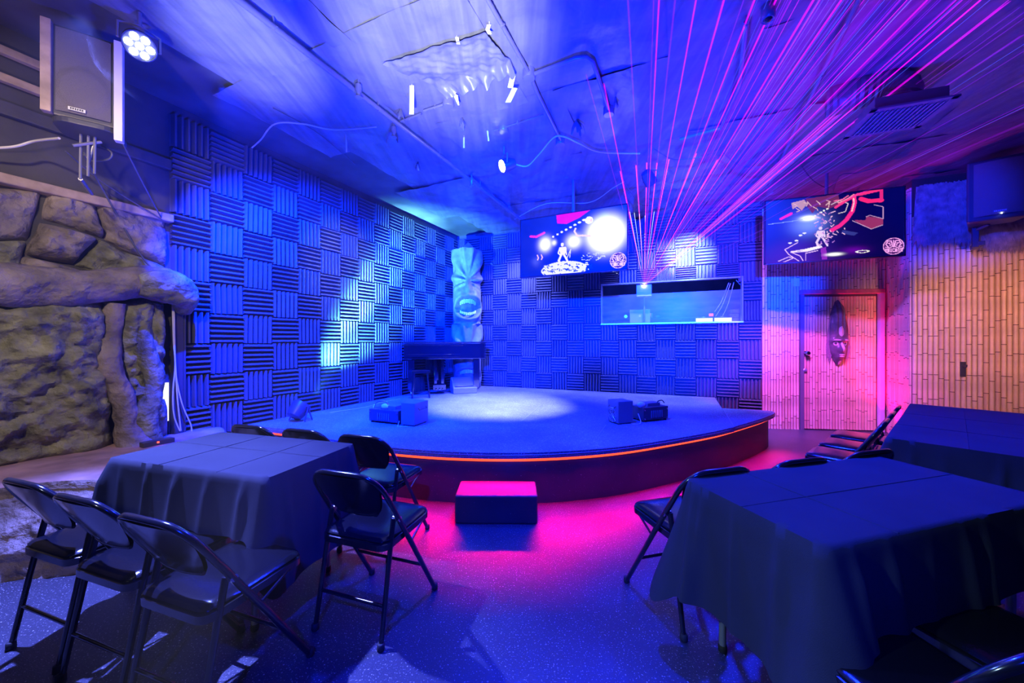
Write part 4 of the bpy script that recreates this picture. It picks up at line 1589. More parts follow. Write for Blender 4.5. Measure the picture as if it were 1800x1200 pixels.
t = empty('stage_monitor', (-0.86, 6.44, STAGE), math.radians(200), 'black wedge stage monitor on the floor under the piano', 'speaker')
mb = MB()
pr = [(-0.16, 0.0), (0.17, 0.0), (0.17, 0.10), (-0.02, 0.27), (-0.10, 0.27), (-0.16, 0.18)]
vs = [(x, y, z) for x in (-0.21, 0.21) for y, z in pr]
mb.add(vs, [tuple(range(5, -1, -1)), tuple(range(6, 12))] + [(i, (i + 1) % 6, 6 + (i + 1) % 6, 6 + i) for i in range(6)])
mb.build('cabinet', M['plastic_grey'], t, bevel=0.012)
mb = MB()
mb.add([(x, y + 0.006, z + 0.006) for x, y, z in ((-0.18, 0.155, 0.125), (0.18, 0.155, 0.125), (0.18, 0.0, 0.255), (-0.18, 0.0, 0.255))], [(0, 1, 2, 3)])
mb.build('grille', M['grille'], t)
mb = MB()
mb.box((-0.213, 0.0, 0.12), (0.006, 0.11, 0.04))
mb.build('handle_recess', M['rubber'], t)
#SECTION4
# ------------------------------------------------------------------ gear on the stage
def power_box(a, b, depth, h, label, side, fan):
    """small steel box; its front face runs from a to b on the deck"""
    a, b = Vector(a), Vector(b)
    w = (b - a).length
    ang = math.atan2(b.y - a.y, b.x - a.x)
    t = empty('power_box', (a.x, a.y, STAGE), ang, label, 'equipment box', 'grey equipment boxes on the stage')
    mb = MB()
    mb.box((w / 2, depth / 2, h / 2 + 0.006), (w, depth, h - 0.006))
    mb.build('box_body', M['plastic_grey'], t, bevel=0.005)
    mb = MB()
    for x in (0.03, w - 0.03):
        for y in (0.03, depth - 0.03):
            mb.box((x, y, 0.004), (0.025, 0.025, 0.008))
    mb.build('feet', M['rubber'], t)
    mb = MB()
    x = w + 0.001 if side > 0 else -0.001
    y0, y1, z = depth * 0.22, depth * 0.78, h * 0.72
    mb.tube([(x, y0, z + .012), (x + side * .022, y0, z - .005), (x + side * .022, y1, z - .005), (x, y1, z + .012)], 0.006, 6)
    mb.build('handle', M['chrome'], t, smooth=50)
    if fan:
        mb = MB()
        for r in (0.028, 0.05, 0.068):
            mb.tube([(x + side * .004, depth / 2 + r * math.cos(2 * PI * i / 20), h * .33 + r * math.sin(2 * PI * i / 20)) for i in range(20)], 0.0028, 5, closed=True)
        for i in range(4):
            c, s_ = math.cos(PI * i / 4), math.sin(PI * i / 4)
            mb.tube([(x + side * .004, depth / 2 - .07 * c, h * .33 - .07 * s_), (x + side * .004, depth / 2 + .07 * c, h * .33 + .07 * s_)], 0.0025, 5)
        mb.lathe([(0.014, 0), (0.014, 0.006)], 10, (x, depth / 2, h * .33), Matrix.Rotation(side * PI / 2, 3, 'Y'))
        mb.build('fan_guard', M['silver'], t)
    return t


power_box((-1.193, 3.915), (-1.028, 3.855), 0.255, 0.24, 'grey metal box with a chrome handle beside the left fog machine', 1, False)
power_box((1.151, 3.945), (1.332, 4.012), 0.195, 0.245, 'grey metal box with a fan guard beside the right fog machine', -1, True)


def fog_machine(a, b, d, h, label, bag_x, handle_flip):
    a, b = Vector(a), Vector(b)
    w = (b - a).length
    t = empty('fog_machine', (a.x, a.y, STAGE), math.atan2(b.y - a.y, b.x - a.x), label, 'fog machine', 'fog machines on the stage')
    mb = MB()
    mb.box((w / 2, d / 2, h / 2 + 0.012), (w, d, h - 0.012))
    mb.build('case', M['plastic'], t, bevel=0.006)
    mb = MB()
    for x in (0.025, w - 0.025):
        for y in (0.025, d - 0.025):
            mb.lathe([(0.016, 0), (0.014, 0.014)], 8, (x, y, 0))
    mb.build('feet', M['rubber'], t)
    mb = MB()
    for x in (0.018, w - 0.018):
        for z in (0.035, h - 0.022):
            mb.lathe([(0.009, 0), (0.007, 0.006), (0.001, 0.008)], 8, (x, -0.0005, z), RX)
    mb.build('corner_bolts', M['chrome'], t)
    for i in range(6):
        mb = MB()
        mb.box((w * .32 + i * 0.030, -0.003, h * .52), (0.016, 0.008, h * .52))
        mb.build('vent_slat', M['plastic_grey'], t, bevel=0.002)
    mb = MB()
    mb.box((w * .55, d * .55, h + 0.022), (w * .52, d * .6, 0.044))
    mb.build('top_deck', M['plastic_grey'], t, bevel=0.006)
    mb = MB()
    hx0, hx1 = (w * .02, w * .55) if not handle_flip else (w * .60, w * 1.0)
    zt = 0.085 if not handle_flip else 0.062
    mb.tube(catmull([(hx0, d * .3, h), (hx0 + .04, d * .3, h + zt * .75), ((hx0 + hx1) / 2, d * .3, h + zt), (hx1 - .03, d * .3, h + zt * (.95 if not handle_flip else 1)), (hx1, d * .3, h + .03)], 6), 0.006, 6)
    mb.build('handle', M['chrome' if not handle_flip else 'rubber'], t, smooth=50)
    mb = MB()
    mb.grid(lambda u, v: (bag_x * w + 0.055 * math.cos(2 * PI * u) * math.sin(PI * v) * (1 + .2 * nz(u * 4, v * 4)), d * .30 + 0.03 * math.sin(2 * PI * u) * math.sin(PI * v), h + 0.03 - 0.035 * math.cos(PI * v)), 14, 8)
    mb.build('fluid_bottle', M['white_plastic'], t, smooth=60)
    return t


fog_machine((-1.60, 4.08), (-1.225, 3.925), 0.20, 0.145, 'black fog machine with a white bottle and arched handle at the left of the stage', 0.44, False)
fog_machine((1.462, 4.055), (1.795, 4.19), 0.20, 0.155, 'black fog machine with a dark handle at the right of the stage', 0.06, True)
for pts, lab in (([(-1.205, 3.90, STAGE + .05), (-1.215, 3.88, STAGE + .004), (-1.20, 3.84, STAGE + .004), (-1.1, 3.845, STAGE + .004)], 'thin cord at the foot of the left equipment box'),
                 ([(1.40, 4.05, STAGE + .10), (1.41, 4.0, STAGE + .03), (1.38, 3.96, STAGE + .004), (1.30, 3.95, STAGE + .004)], 'thin cord at the foot of the right equipment box'),
                 ([(-2.30, 4.60, STAGE + .004), (-2.0, 5.0, STAGE + .004), (-1.93, 5.35, STAGE + .004), (-1.75, 5.7, STAGE + .004)], 'pale cable lying on the deck along the left foam wall')):
    mb = MB()
    mb.tube(catmull(pts, 6), 0.004, 6)
    tag(mb.build('cord', M['pale_cable'], None, smooth=True), lab, 'cord')

# ------------------------------------------------------------------ lamps
def par_can(name, loc, target, label, lens, r=0.085, n=7, group=None, floor=False):
    t = empty(name, loc, 0, label, 'lamp', group)
    q = (Vector(target) - Vector(loc)).to_track_quat('Z', 'Y').to_matrix()
    mb = MB()
    mb.lathe([(0.03, -0.14), (r * .75, -0.13), (r * .95, -0.07), (r, 0.0), (r, 0.03), (r * .93, 0.03), (r * .93, 0.018)], 18, (0, 0, 0), q)
    mb.build('housing', M['plastic'], t, smooth=45)
    for i in range(n):
        if n > 1:
            rr = 0.0 if i == 0 else r * 0.60
            a = 2 * PI * i / (n - 1)
        else:
            rr, a = 0, 0
        c = q @ Vector((rr * math.cos(a), rr * math.sin(a), 0.020))
        mb = MB()
        mb.lathe([(r * (.26 if n > 1 else .9), 0), (r * (.22 if n > 1 else .75), 0.008), (0.002, 0.012)], 10, c, q)
        mb.build('lens', lens, t, smooth=True)
    side = q @ Vector((1, 0, 0))
    side.z = 0
    side = side.normalized() if side.length > 0.1 else Vector((1, 0, 0))
    mb = MB()
    if floor:
        fwd = Vector((-side.y, side.x, 0))
        for s in (-1, 1):
            mb = MB()
            for f in (-1, 1):
                mb.tube([side * (s * (r + .012)), side * (s * (r + .015)) + fwd * (f * .05) - Vector((0, 0, loc[2] - STAGE - 0.005))], 0.008, 6)
            mb.tube([side * (s * (r + .014)) + Vector((0, 0, .01)), side * (s * r * .6)], 0.012, 6)
            mb.build('floor_bracket', M['plastic'], t, smooth=50)
    else:
        top = CEIL - 0.06 - loc[2]
        mb.tube([side * (r + .012), side * (r + .012) + Vector((0, 0, .10)), Vector((0, 0, .13)), side * -(r + .012) + Vector((0, 0, .10)), side * -(r + .012)], 0.008, 6)
        mb.tube([(0, 0, .13), (0, 0, max(top, .14))], 0.012, 8)
        mb.build('yoke', M['pipe'], t, smooth=50)
    return t


CAN1 = P(245, 80, 2.39)
par_can('stage_lamp', tuple(CAN1), (-1.1, 1.2, 1.9), 'stage lamp with seven glowing white lenses on the ceiling beside the left loudspeaker', M['led_white'], group='ceiling stage lamps')
CAN2 = P(886, 291, 4.03)
par_can('stage_lamp', tuple(CAN2), (-2.2, 3.0, 2.2), 'stage lamp with one glaring lens on the ceiling, left of the middle', M['led_warm'], 0.07, 1, 'ceiling stage lamps')
CAN3 = P(1143, 318, 4.39)
t = par_can('stage_lamp', tuple(CAN3), (2.6, 5.2, 2.4), 'stage lamp with cyan lens on the ceiling above the booth', M['led_cyan'], 0.075, 1, 'ceiling stage lamps')
CAN4 = Vector((-2.41, 4.16, STAGE + 0.155))
t = par_can('floor_lamp', tuple(CAN4), (-2.05, 5.2, 1.75), 'flat black uplight on the stage deck against the left foam wall', M['led_cyan'], 0.10, 7, floor=True)
mb = MB()
mb.box((-0.05, -0.075, -0.065), (0.035, 0.006, 0.012))
mb.build('display', M['led_small_red'], t)
mb = MB()
mb.box((-0.02, -0.062, -0.055), (0.15, 0.03, 0.05))
mb.build('control_panel', M['plastic'], t, bevel=0.005)

# ------------------------------------------------------------------ laser projector and its beams
def bp(px, py, off=0.0):
    o = B0 + BN * off
    d = Vector(((px - CX) / F, 1.0, -(py - CY) / F))
    t = (o.x * BN.x + o.y * BN.y) / (d.x * BN.x + d.y * BN.y)
    return Vector((0, 0, EYE)) + d * t


lz = bp(1132, 510, -0.06)
ls = empty('laser_projector', tuple(lz), BA, 'white laser projector box at the booth window, throwing red and violet beams', 'laser projector')
mb = MB()
mb.box((0, 0.12, 0), (0.25, 0.22, 0.20))
mb.build('housing', M['white_plastic'], ls, bevel=0.006)
mb = MB()
mb.tube([(0, 0.14, -0.10), (0, 0.14, -(lz.z - 1.67))], 0.016, 8)
mb.box((0, 0.14, -(lz.z - 1.675)), (0.16, 0.12, 0.01))
mb.build('stand', M['pipe'], ls, smooth=50)
mb = MB()
mb.lathe([(0.022, 0), (0.018, 0.010), (0.002, 0.014)], 12, (0, 0.008, 0.075), RX)
mb.build('aperture', M['laser_core'], ls, smooth=True)
RB = Matrix.Rotation(-BA, 3, 'Z')
LO_ = Vector((0, -0.012, 0.075))


def beam(end, r, m, name='laser_beam'):
    e = RB @ (Vector(end) - lz)
    mb = MB()
    mb.tube([LO_, LO_.lerp(e, 0.3), e], [r * 0.06, r * .35, r], 5, caps=False)
    mb.build(name, m, ls)


rb = random.Random(11)
ZC = CEIL - 0.05


def to_ceiling(px, py):
    y = F * (ZC - EYE) / (CY - py)
    return P(px, py, y)


mg, pk, vi, bl, wh = M['beam_magenta'], M['beam_pink'], M['beam_violet'], M['beam_blue'], M['beam_white']
for px, py, r, m in ((1030, 130, .0045, vi), (1060, 140, .006, mg), (1102, -30, .006, vi), (1150, -30, .004, vi), (1160, -30, .006, mg), (1190, -30, .006, vi), (1229, -30, .006, mg),
                     (1281, -30, .007, mg), (1318, -30, .004, vi), (1338, -30, .007, mg), (1378, -30, .007, mg), (1400, -30, .004, vi), (1448, -30, .008, mg), (1500, -30, .007, mg),
                     (1520, -30, .004, bl), (1610, -30, .006, vi), (1660, -30, .006, mg), (1712, -30, .006, vi), (1790, -10, .006, mg), (1800, 60, .006, vi)):
    beam(to_ceiling(px, py), r, m)
for px, py, r, m in ((1090, 300, .005, pk), (1118, 290, .006, pk), (1137, 285, .006, pk), (1155, 285, .006, pk), (1176, 280, .006, pk), (1228, 260, .005, pk), (1262, 280, .006, pk)):
    beam(to_ceiling(px, py), r, m)
for i in range(64):
    f = rb.random()
    px = 1340 + 640 * f
    py = -30 if px < 1800 else -30 + (px - 1800) * 1.35
    beam(to_ceiling(min(px, 1815), py), rb.choice((.002, .0025, .003)), rb.choice((vi, vi, vi, bl, mg)))
for i in range(46):
    # low fan toward the right that ends on the ceiling over the door wall
    f = rb.random()
    beam(to_ceiling(1290 + 250 * f + 20 * rb.random(), 360 - 250 * f + 30 * rb.random()), rb.choice((.0025, .0035)), rb.choice((mg, vi, vi, vi, bl)))
for px, py in ((1478, -30), (1560, -30), (1650, -30)):
    beam(to_ceiling(px, py), .05, M['beam_wide'], 'laser_sheet')
for px, py in ((1107, 372), (1115, 374), (1124, 376), (1134, 378), (1144, 380), (1152, 380), (1164, 378), (1178, 376), (1190, 380), (1150, 372)):
    beam(to_ceiling(px, py), .0035, wh)
for px, py in ((1200, 446), (1195, 452), (1207, 440), (1190, 458)):
    beam(bp(px, py, 0.05), .0035, wh)
for px, py in ((1040, 455), (1050, 462), (1062, 470), (1030, 450)):
    beam(bp(px, py, 0.05), .003, wh)

# ------------------------------------------------------------------ things inside the booth
def booth(px, py, off):
    return bp(px, py, off)


t = empty('booth_desk', tuple(wall_pt(B0, BD, BN, (OPA + OPB) / 2, 1.67, -0.42)), BA, 'dark desk behind the booth window', 'desk')
mb = MB()
mb.box((0, 0, -0.02), (2.6, 0.54, 0.04))
mb.build('desktop', M['plastic_grey'], t)
for sx in (-1, 1):
    mb = MB()
    mb.box((sx * 1.25, 0, -0.855), (0.05, 0.5, 1.63))
    mb.build('side_panel', M['plastic'], t)
t = empty('booth_shelf', tuple(wall_pt(B0, BD, BN, 2.9, 1.86, -1.86)), BA, 'narrow shelf on the rear wall of the booth', 'shelf')
mb = MB()
mb.box((0, 0, -0.015), (2.2, 0.24, 0.03))
mb.build('board', M['plastic_grey'], t)
for sx in (-0.8, 0.8):
    mb = MB()
    mb.box((sx, 0.06, -0.09), (0.03, 0.1, 0.12))
    mb.build('bracket', M['plastic'], t)
DESK = 1.67
t = empty('laptop', (0, 0, 0), BA, 'open silver laptop seen from behind through the booth glass', 'laptop')
q = booth(1125, 566, -0.30)
t.location = (q.x, q.y, DESK)
mb = MB()
mb.box((0, 0.12, 0.010), (0.35, 0.24, 0.018))
mb.build('base', M['silver'], t, bevel=0.004)
mb = MB()
mb.box((0, -0.02, 0.135), (0.35, 0.012, 0.235), rot=Matrix.Rotation(math.radians(8), 3, 'X'))
mb.build('screen_lid', M['silver'], t, bevel=0.004)
mb = MB()
ap = [(0.020 * math.cos(2 * PI * i / 16) * (1 - (0.25 if i in (0, 1, 15) else 0)), 0.022 * math.sin(2 * PI * i / 16)) for i in range(16)]
mb.prism(ap, 0, 0.002)
mb.prism([(0.002, 0.026), (0.010, 0.030), (0.012, 0.036), (0.004, 0.033)], 0, 0.002)
o = mb.build('lid_emblem', M['white_plastic'], t, loc=(0, -0.028, 0.135))
o.rotation_euler = (PI / 2 - math.radians(-8), 0, 0)
for px, lab, gr in ((1238, 'white-glowing flat deck behind the booth glass, left of two', 1), (1271, 'white-glowing flat deck behind the booth glass, right of two', 1)):
    q = booth(px, 566, -0.28)
    t = empty('mixer_deck', (q.x, q.y, DESK), BA, lab, 'player deck', 'glowing decks in the booth')
    mb = MB()
    mb.box((0, 0.14, 0.045), (0.27, 0.26, 0.085))
    mb.build('deck_body', M['plastic'], t, bevel=0.004)
    mb = MB()
    mb.box((0, 0.008, 0.042), (0.255, 0.006, 0.062))
    mb.build('lit_front', M['panel_glow'], t)
    mb = MB()
    mb.lathe([(0.10, 0), (0.10, 0.012), (0.09, 0.016), (0.01, 0.016)], 20, (0, 0.15, 0.0875))
    mb.build('jog_wheel', M['silver'], t, smooth=40)
q = booth(1133, 549, -1.8)
t = empty('globe_lamp', (q.x, q.y, 1.86), BA, 'glowing orange globe lamp on the shelf behind the laptop', 'lamp')
mb = MB()
mb.lathe([(0.03, 0), (0.035, 0.01), (0.03, 0.03)], 12)
mb.build('lamp_base', M['plastic'], t, smooth=40)
mb = MB()
mb.lathe([(0.012, 0.03), (0.045, 0.045), (0.066, 0.08), (0.066, 0.105), (0.045, 0.14), (0.004, 0.155)], 14)
mb.build('globe', M['led_orange'], t, smooth=True)
for px, nm, lab, cat, m_, w, h in ((1100, 'green_light', 'small green glowing lamp on the booth shelf', 'lamp', 'led_green', 0.09, 0.09), (1111, 'card', 'small white card with dark marks on the booth shelf', 'card', 'white_plastic', 0.07, 0.10),
                                   (1146, 'cup', 'pale cup on the booth shelf', 'cup', 'silver', 0.07, 0.10), (1156, 'figurine', 'small pale ornament on the booth shelf', 'ornament', 'white_plastic', 0.10, 0.06),
                                   (1250, 'digital_display', 'small red digital display on the booth shelf', 'display', 'led_small_red', 0.09, 0.07)):
    q = booth(px, 549, -1.8)
    t = empty(nm, (q.x, q.y, 1.86), BA, lab, cat)
    if nm == 'cup':
        mb = MB()
        mb.lathe([(w * .38, 0), (w * .5, h), (w * .45, h), (w * .35, 0.01)], 14)
        mb.build('cup_body', M[m_], t, smooth=50)
    elif nm == 'card':
        mb = MB()
        mb.box((0, 0, h / 2), (w, 0.008, h), rot=Matrix.Rotation(-.12, 3, 'X'))
        mb.build('sheet', M[m_], t)
        mb = MB()
        for i in range(3):
            mb.box((-0.018 + .018 * i, -0.006, h / 2 + .01 * (i % 2)), (0.007, 0.003, 0.05), rot=Matrix.Rotation(-.12, 3, 'X'))
        mb.build('marks', M['rubber'], t)
    elif nm == 'figurine':
        mb = MB()
        mb.grid(lambda u, v: (0.05 * math.cos(2 * PI * u) * math.sin(PI * v) * (1 + .3 * nz(u * 5, v * 5)), 0.03 * math.sin(2 * PI * u) * math.sin(PI * v), h / 2 - h / 2 * math.cos(PI * v)), 14, 8)
        mb.build('ornament_body', M[m_], t, smooth=True)
    else:
        mb = MB()
        mb.box((0, 0.02, h / 2), (w * 1.1, 0.04, h * 1.1))
        mb.build('housing', M['plastic'], t, bevel=0.006)
        mb = MB()
        mb.lathe([(w * .4, 0), (w * .3, .012), (0.002, .016)], 14, (0, -0.002, h / 2), RX) if nm == 'green_light' else mb.box((0, -0.003, h / 2), (w * .85, 0.006, h * .7))
        mb.build('glow_face', M[m_], t, smooth=40)
q = booth(1291, 560, -0.30)
t = empty('amplifier_stack', (q.x, q.y, DESK), BA, 'stack of small grey units at the right end of the booth desk', 'equipment')
for i in range(3):
    mb = MB()
    mb.box((0, 0.10, 0.035 + .072 * i), (0.13, 0.2, 0.066))
    mb.build('unit', M['plastic_grey'], t, bevel=0.004)
for i, (a, b_) in enumerate((((1281, 497), (1256, 548)), ((1284, 498), (1258, 556)), ((1290, 496), (1270, 556)), ((1294, 492), (1306, 500)))):
    A, B_ = booth(*a, -0.10), booth(*b_, -0.16)
    mid = A.lerp(B_, 0.55) + Vector((0.01, 0, -0.04))
    mb = MB()
    mb.tube(catmull([A, mid, B_], 8), 0.005, 6)
    tag(mb.build('hanging_cable', M['pale_cable'], None, smooth=True), ['cable hanging at the right of the booth opening, first from its left', 'cable hanging at the right of the booth opening, second from its left',
        'cable hanging at the right of the booth opening, third from its left', 'short cable tied at the right jamb of the booth opening'][i], 'cable', 'cables in the booth opening')

# ------------------------------------------------------------------ mask on the door
MT = 1.046 - DT0
mk = empty('carved_mask', tuple(wall_pt(D0, DD, DN, 1.046, 0.985, 0.022)), DA, 'long dark carved face mask with a raffia fringe hung on the bamboo door', 'mask')
HM = 0.985
WPROF = [(0, .012), (.06, .05), (.14, .085), (.25, .118), (.36, .132), (.45, .128), (.6, .118), (.78, .095), (.9, .065), (.97, .035), (1, .006)]


def wprof(v):
    for (a, x), (b, y) in zip(WPROF[:-1], WPROF[1:]):
        if v <= b:
            return x + (y - x) * (v - a) / (b - a)
    return WPROF[-1][1]


def mfn(u, v):
    w = wprof(v)
    x = (2 * u - 1) * w
    k = 1 - (2 * u - 1) ** 2
    d = 0.085 * max(k, 0) ** 0.5 * min(1, w / .08)
    fx = x
    d += 0.055 * math.exp(-(fx / (0.018 + 0.02 * max(0, .34 - v) / .1)) ** 2) * math.exp(-((v - .26) / .07) ** 2)
    d += 0.022 * math.exp(-((v - .385) / .022) ** 2) * (1 if abs(fx) < .1 else .3)
    for s in (-1, 1):
        d -= 0.022 * math.exp(-((fx - s * .055) / .035) ** 2 - ((v - .335) / .028) ** 2)
    d += 0.016 * math.exp(-((v - .165) / .014) ** 2) * math.exp(-(fx / .06) ** 2) + 0.014 * math.exp(-((v - .135) / .012) ** 2) * math.exp(-(fx / .05) ** 2)
    if v > .42:
        d += 0.008 * math.cos(fx * 110) * min(1, (v - .42) * 8)
    return (x, -d, v * HM)


mb = MB()
mb.grid(mfn, 40, 90)
mb.build('face', M['mask'], mk, smooth=70)


def patch_on(u0, u1, v0, v1, nm, m, lift, nu=10, nv=10):
    mb = MB()

    def fn(u, v):
        a, b = 2 * u - 1, 2 * v - 1
        rr = math.sqrt(max(0, 1 - b * b))
        p = mfn(u0 + (u1 - u0) * (0.5 + 0.5 * a * rr), v0 + (v1 - v0) * v)
        return (p[0], p[1] - lift, p[2])
    mb.grid(fn, nu, nv)
    return mb.build(nm, m, mk, smooth=70)


patch_on(.42, .58, .21, .36, 'nose', M['mask_pale'], .004)
patch_on(.30, .70, .128, .150, 'lower_lip', M['mask_pale'], .003)
patch_on(.28, .72, .156, .176, 'upper_lip', M['mask_pale'], .003)
patch_on(.28, .72, .01, .075, 'chin', M['mask_pale'], .003)
for s in (0, 1):
    c = .25 if s == 0 else .75
    patch_on(c - .12, c + .12, .305, .365, 'eye', M['mask_pale'], .002)
    patch_on(c - .06, c + .06, .318, .352, 'pupil', M['mask'], .007)
    patch_on(c - .15, c + .17, .375, .400, 'brow', M['mask_pale'], .004)
patch_on(.36, .64, .44, .60, 'forehead_mark', M['mask_pale'], .002)
mb = MB()
rh = random.Random(5)
for i in range(420):
    s = rh.choice((-1, 1))
    v0 = rh.uniform(.15, .95)
    x0 = s * wprof(v0) * rh.uniform(.85, 1.0)
    L = rh.uniform(.25, .5) * min(1, v0 + .2)
    x1 = x0 + s * rh.uniform(0.0, .05)
    z1 = max(v0 * HM - L, -0.06)
    y = -0.004 - .012 * rh.random()
    mb.add([(x0 - .0015, y, v0 * HM), (x0 + .0015, y, v0 * HM), ((x0 + x1) / 2 + .0018 + s * .012, y - .004, (v0 * HM + z1) / 2), ((x0 + x1) / 2 - .0018 + s * .012, y - .004, (v0 * HM + z1) / 2),
            (x1, y, z1)], [(0, 1, 2, 3), (3, 2, 4)])
tag(mb.build('raffia_fringe', M['hair'], mk), kind='stuff')
# light switch plate above the door corner
t = empty('switch_plate', tuple(wall_pt(D0, DD, DN, 0.476, 2.25, 0.026)), DA, 'small white plate on the bamboo left of the door', 'plate')
mb = MB()
mb.box((0, 0, 0), (0.08, 0.02, 0.125))
mb.build('plate', M['white_plastic'], t, bevel=0.004)
mb = MB()
mb.box((0, -0.013, 0), (0.012, 0.01, 0.024))
mb.build('toggle', M['white_plastic'], t)

# ------------------------------------------------------------------ thatch, right loudspeaker
def thatch(name, O, D, N, t0, t1, ztop, zbot, offs, count, seed, label, lean=0.0, slope=0.0):
    r_ = random.Random(seed)
    mb = MB()
    for i in range(count):
        t_ = r_.uniform(t0, t1)
        tier = r_.random()
        zt = ztop + slope * (t_ - t0) - tier * (ztop - zbot) * 0.65
        L = r_.uniform(.28, .52)
        zb = max(zt - L, zbot + slope * (t_ - t0) + r_.uniform(-.10, .06))
        o0 = offs * (1 - tier * .5) + r_.uniform(0, .05)
        o1 = o0 + r_.uniform(.01, .09)
        dx = r_.uniform(-.09, .09) + lean
        w = r_.uniform(.005, .013)
        a, m_, b = wall_pt(O, D, N, t_, zt, o0), wall_pt(O, D, N, t_ + dx * .4, (zt * .45 + zb * .55), (o0 + o1) / 2 + .02), wall_pt(O, D, N, t_ + dx, zb, o1)
        e = Vector((D.x, D.y, 0)) * w
        mb.add([a - e, a + e, m_ + e, m_ - e, b], [(0, 1, 2, 3), (3, 2, 4)])
    # solid backing of packed straw
    k0 = len(mb.v)
    nb = 24
    vs, fs = [], []
    for i in range(nb + 1):
        t_ = t0 + (t1 - t0) * i / nb
        vs += [wall_pt(O, D, N, t_, ztop + slope * (t_ - t0), offs * .8), wall_pt(O, D, N, t_, zbot + slope * (t_ - t0) + .12 + .05 * nz(t_ * 6, seed), .05)]
    fs = [(2 * i, 2 * i + 2, 2 * i + 3, 2 * i + 1) for i in range(nb)]
    mb.add(vs, fs)
    o = mb.build(name, M['thatch'], None)
    return tag(o, label, 'thatch', kind='stuff')


thatch('thatch', R0, RD, RN, -0.02, 0.62, 3.36, 2.62, .16, 3600, 3, 'ragged straw thatch hanging left of the right loudspeaker')
thatch('thatch', R0, RD, RN, 0.45, 1.72, 3.44, 2.92, .20, 4200, 5, 'upper band of straw thatch running above the right loudspeaker', 0.05, 0.02)
thatch('thatch', R0, RD, RN, 0.62, 1.72, 2.98, 2.50, .10, 3200, 8, 'lower fringe of straw thatch below the right loudspeaker', 0.0, -0.02)
thatch('thatch', RTO, RTD, RTN, 0.02, RTL, 3.3, 2.55, .10, 1100, 9, 'straw thatch tuft on the red-lit return wall beside the television')
ra = P(1699, 600, 4.2)
t = empty('loudspeaker', (ra.x, ra.y, 2.705), math.radians(-41), 'black loudspeaker hung before the thatch on the right wall', 'speaker', 'wall loudspeakers')
mb = MB()
mb.prism([(0, 0), (0.46, 0), (0.40, 0.30), (0.06, 0.30)], 0.0, 0.69)
mb.build('cabinet', M['plastic'], t, bevel=0.02)
mb = MB()
mb.grid(lambda u, v: (0.05 + 0.36 * u, -0.008 - 0.022 * (1 - (2 * u - 1) ** 2), 0.05 + 0.60 * v), 14, 10)
mb.build('grille', M['grille'], t, smooth=60)
mb = MB()
mb.box((0.23, -0.036, 0.085), (0.10, 0.008, 0.030))
bdg = mb.build('badge', M['plastic_grey'], t, bevel=0.003)
mb = MB()
for i in range(7):
    mb.box((0.192 + .0125 * i, -0.0405, 0.085), (0.008, 0.003, 0.014))
mb.build('badge_lettering', M['silver'], bdg)
mb = MB()
mb.lathe([(0.006, 0), (0.004, 0.004)], 8, (0.24, -0.034, 0.055), RX)
mb.build('power_light', M['led_white'], t)
mb = MB()
mb.box((0.12, 0.30, -0.12), (0.05, 0.05, 0.24))
mb.box((0.16, 0.42, -0.20), (0.06, 0.30, 0.05))
mb.tube([(0.12, 0.30, -0.04), (0.2, 0.2, 0.0)], 0.02, 8)
mb.build('mount_bracket', M['plastic'], t, bevel=0.004)
q0 = wall_pt(R0, RD, RN, 0.42, 1.30, 0.02)
t = empty('wall_hook', (5.755, 4.70, 1.0), BA, 'small dark hook plate on the right bamboo wall', 'hook')
t.location = wall_pt(R0, RD, RN, 0.475, 0.93, 0.028)
mb = MB()
mb.box((0, 0, 0.06), (0.05, 0.016, 0.19))
mb.build('plate', M['plastic'], t, bevel=0.004)
mb = MB()
mb.tube(catmull([(0, -.006, .10), (0, -.05, .09), (0, -.06, .12)], 5), 0.008, 6)
mb.build('hook_arm', M['plastic'], t, smooth=True)

# ------------------------------------------------------------------ pipes, boxes, cables and tape on the ceiling
def ceil_pt(px, py, z=3.45):
    return on_z(px, py, z)


def pipe(name, pts, r, label, cat, z=3.45, boxes=(), mat_='pipe', group=None):
    t = empty(name, tuple(ceil_pt(*pts[0], z)), 0, label, cat, group)
    o = t.location
    P3 = [ceil_pt(*p, z) - Vector(o) for p in pts]
    mb = MB()
    mb.tube(P3, r, 10)
    mb.build('pipe_run', M[mat_], t, smooth=50)
    for p in boxes:
        q = ceil_pt(*p, z) - Vector(o)
        mb = MB()
        mb.lathe([(0.048, 0.05), (0.05, 0.04), (0.05, -0.02), (0.045, -0.028), (0.01, -0.03)], 14, q)
        mb.build('junction_box', M['pipe'], t, smooth=45)
    k = max(1, int((P3[-1] - P3[0]).length / 0.9))
    for i in range(k):
        q = P3[0].lerp(P3[-1], (i + .5) / k) if len(P3) == 2 else P3[min(i, len(P3) - 1)]
        mb = MB()
        mb.tube([q + Vector((0, 0, -r)), q + Vector((0, 0, CEIL - z - .02))], 0.007, 6)
        mb.tube([q + Vector((math.cos(a) * (r + .005), 0, math.sin(a) * (r + .005))) for a in (0, PI / 2, PI, 1.5 * PI)], 0.005, 5, closed=True)
        mb.build('hanger', M['pipe'], t)
    return t


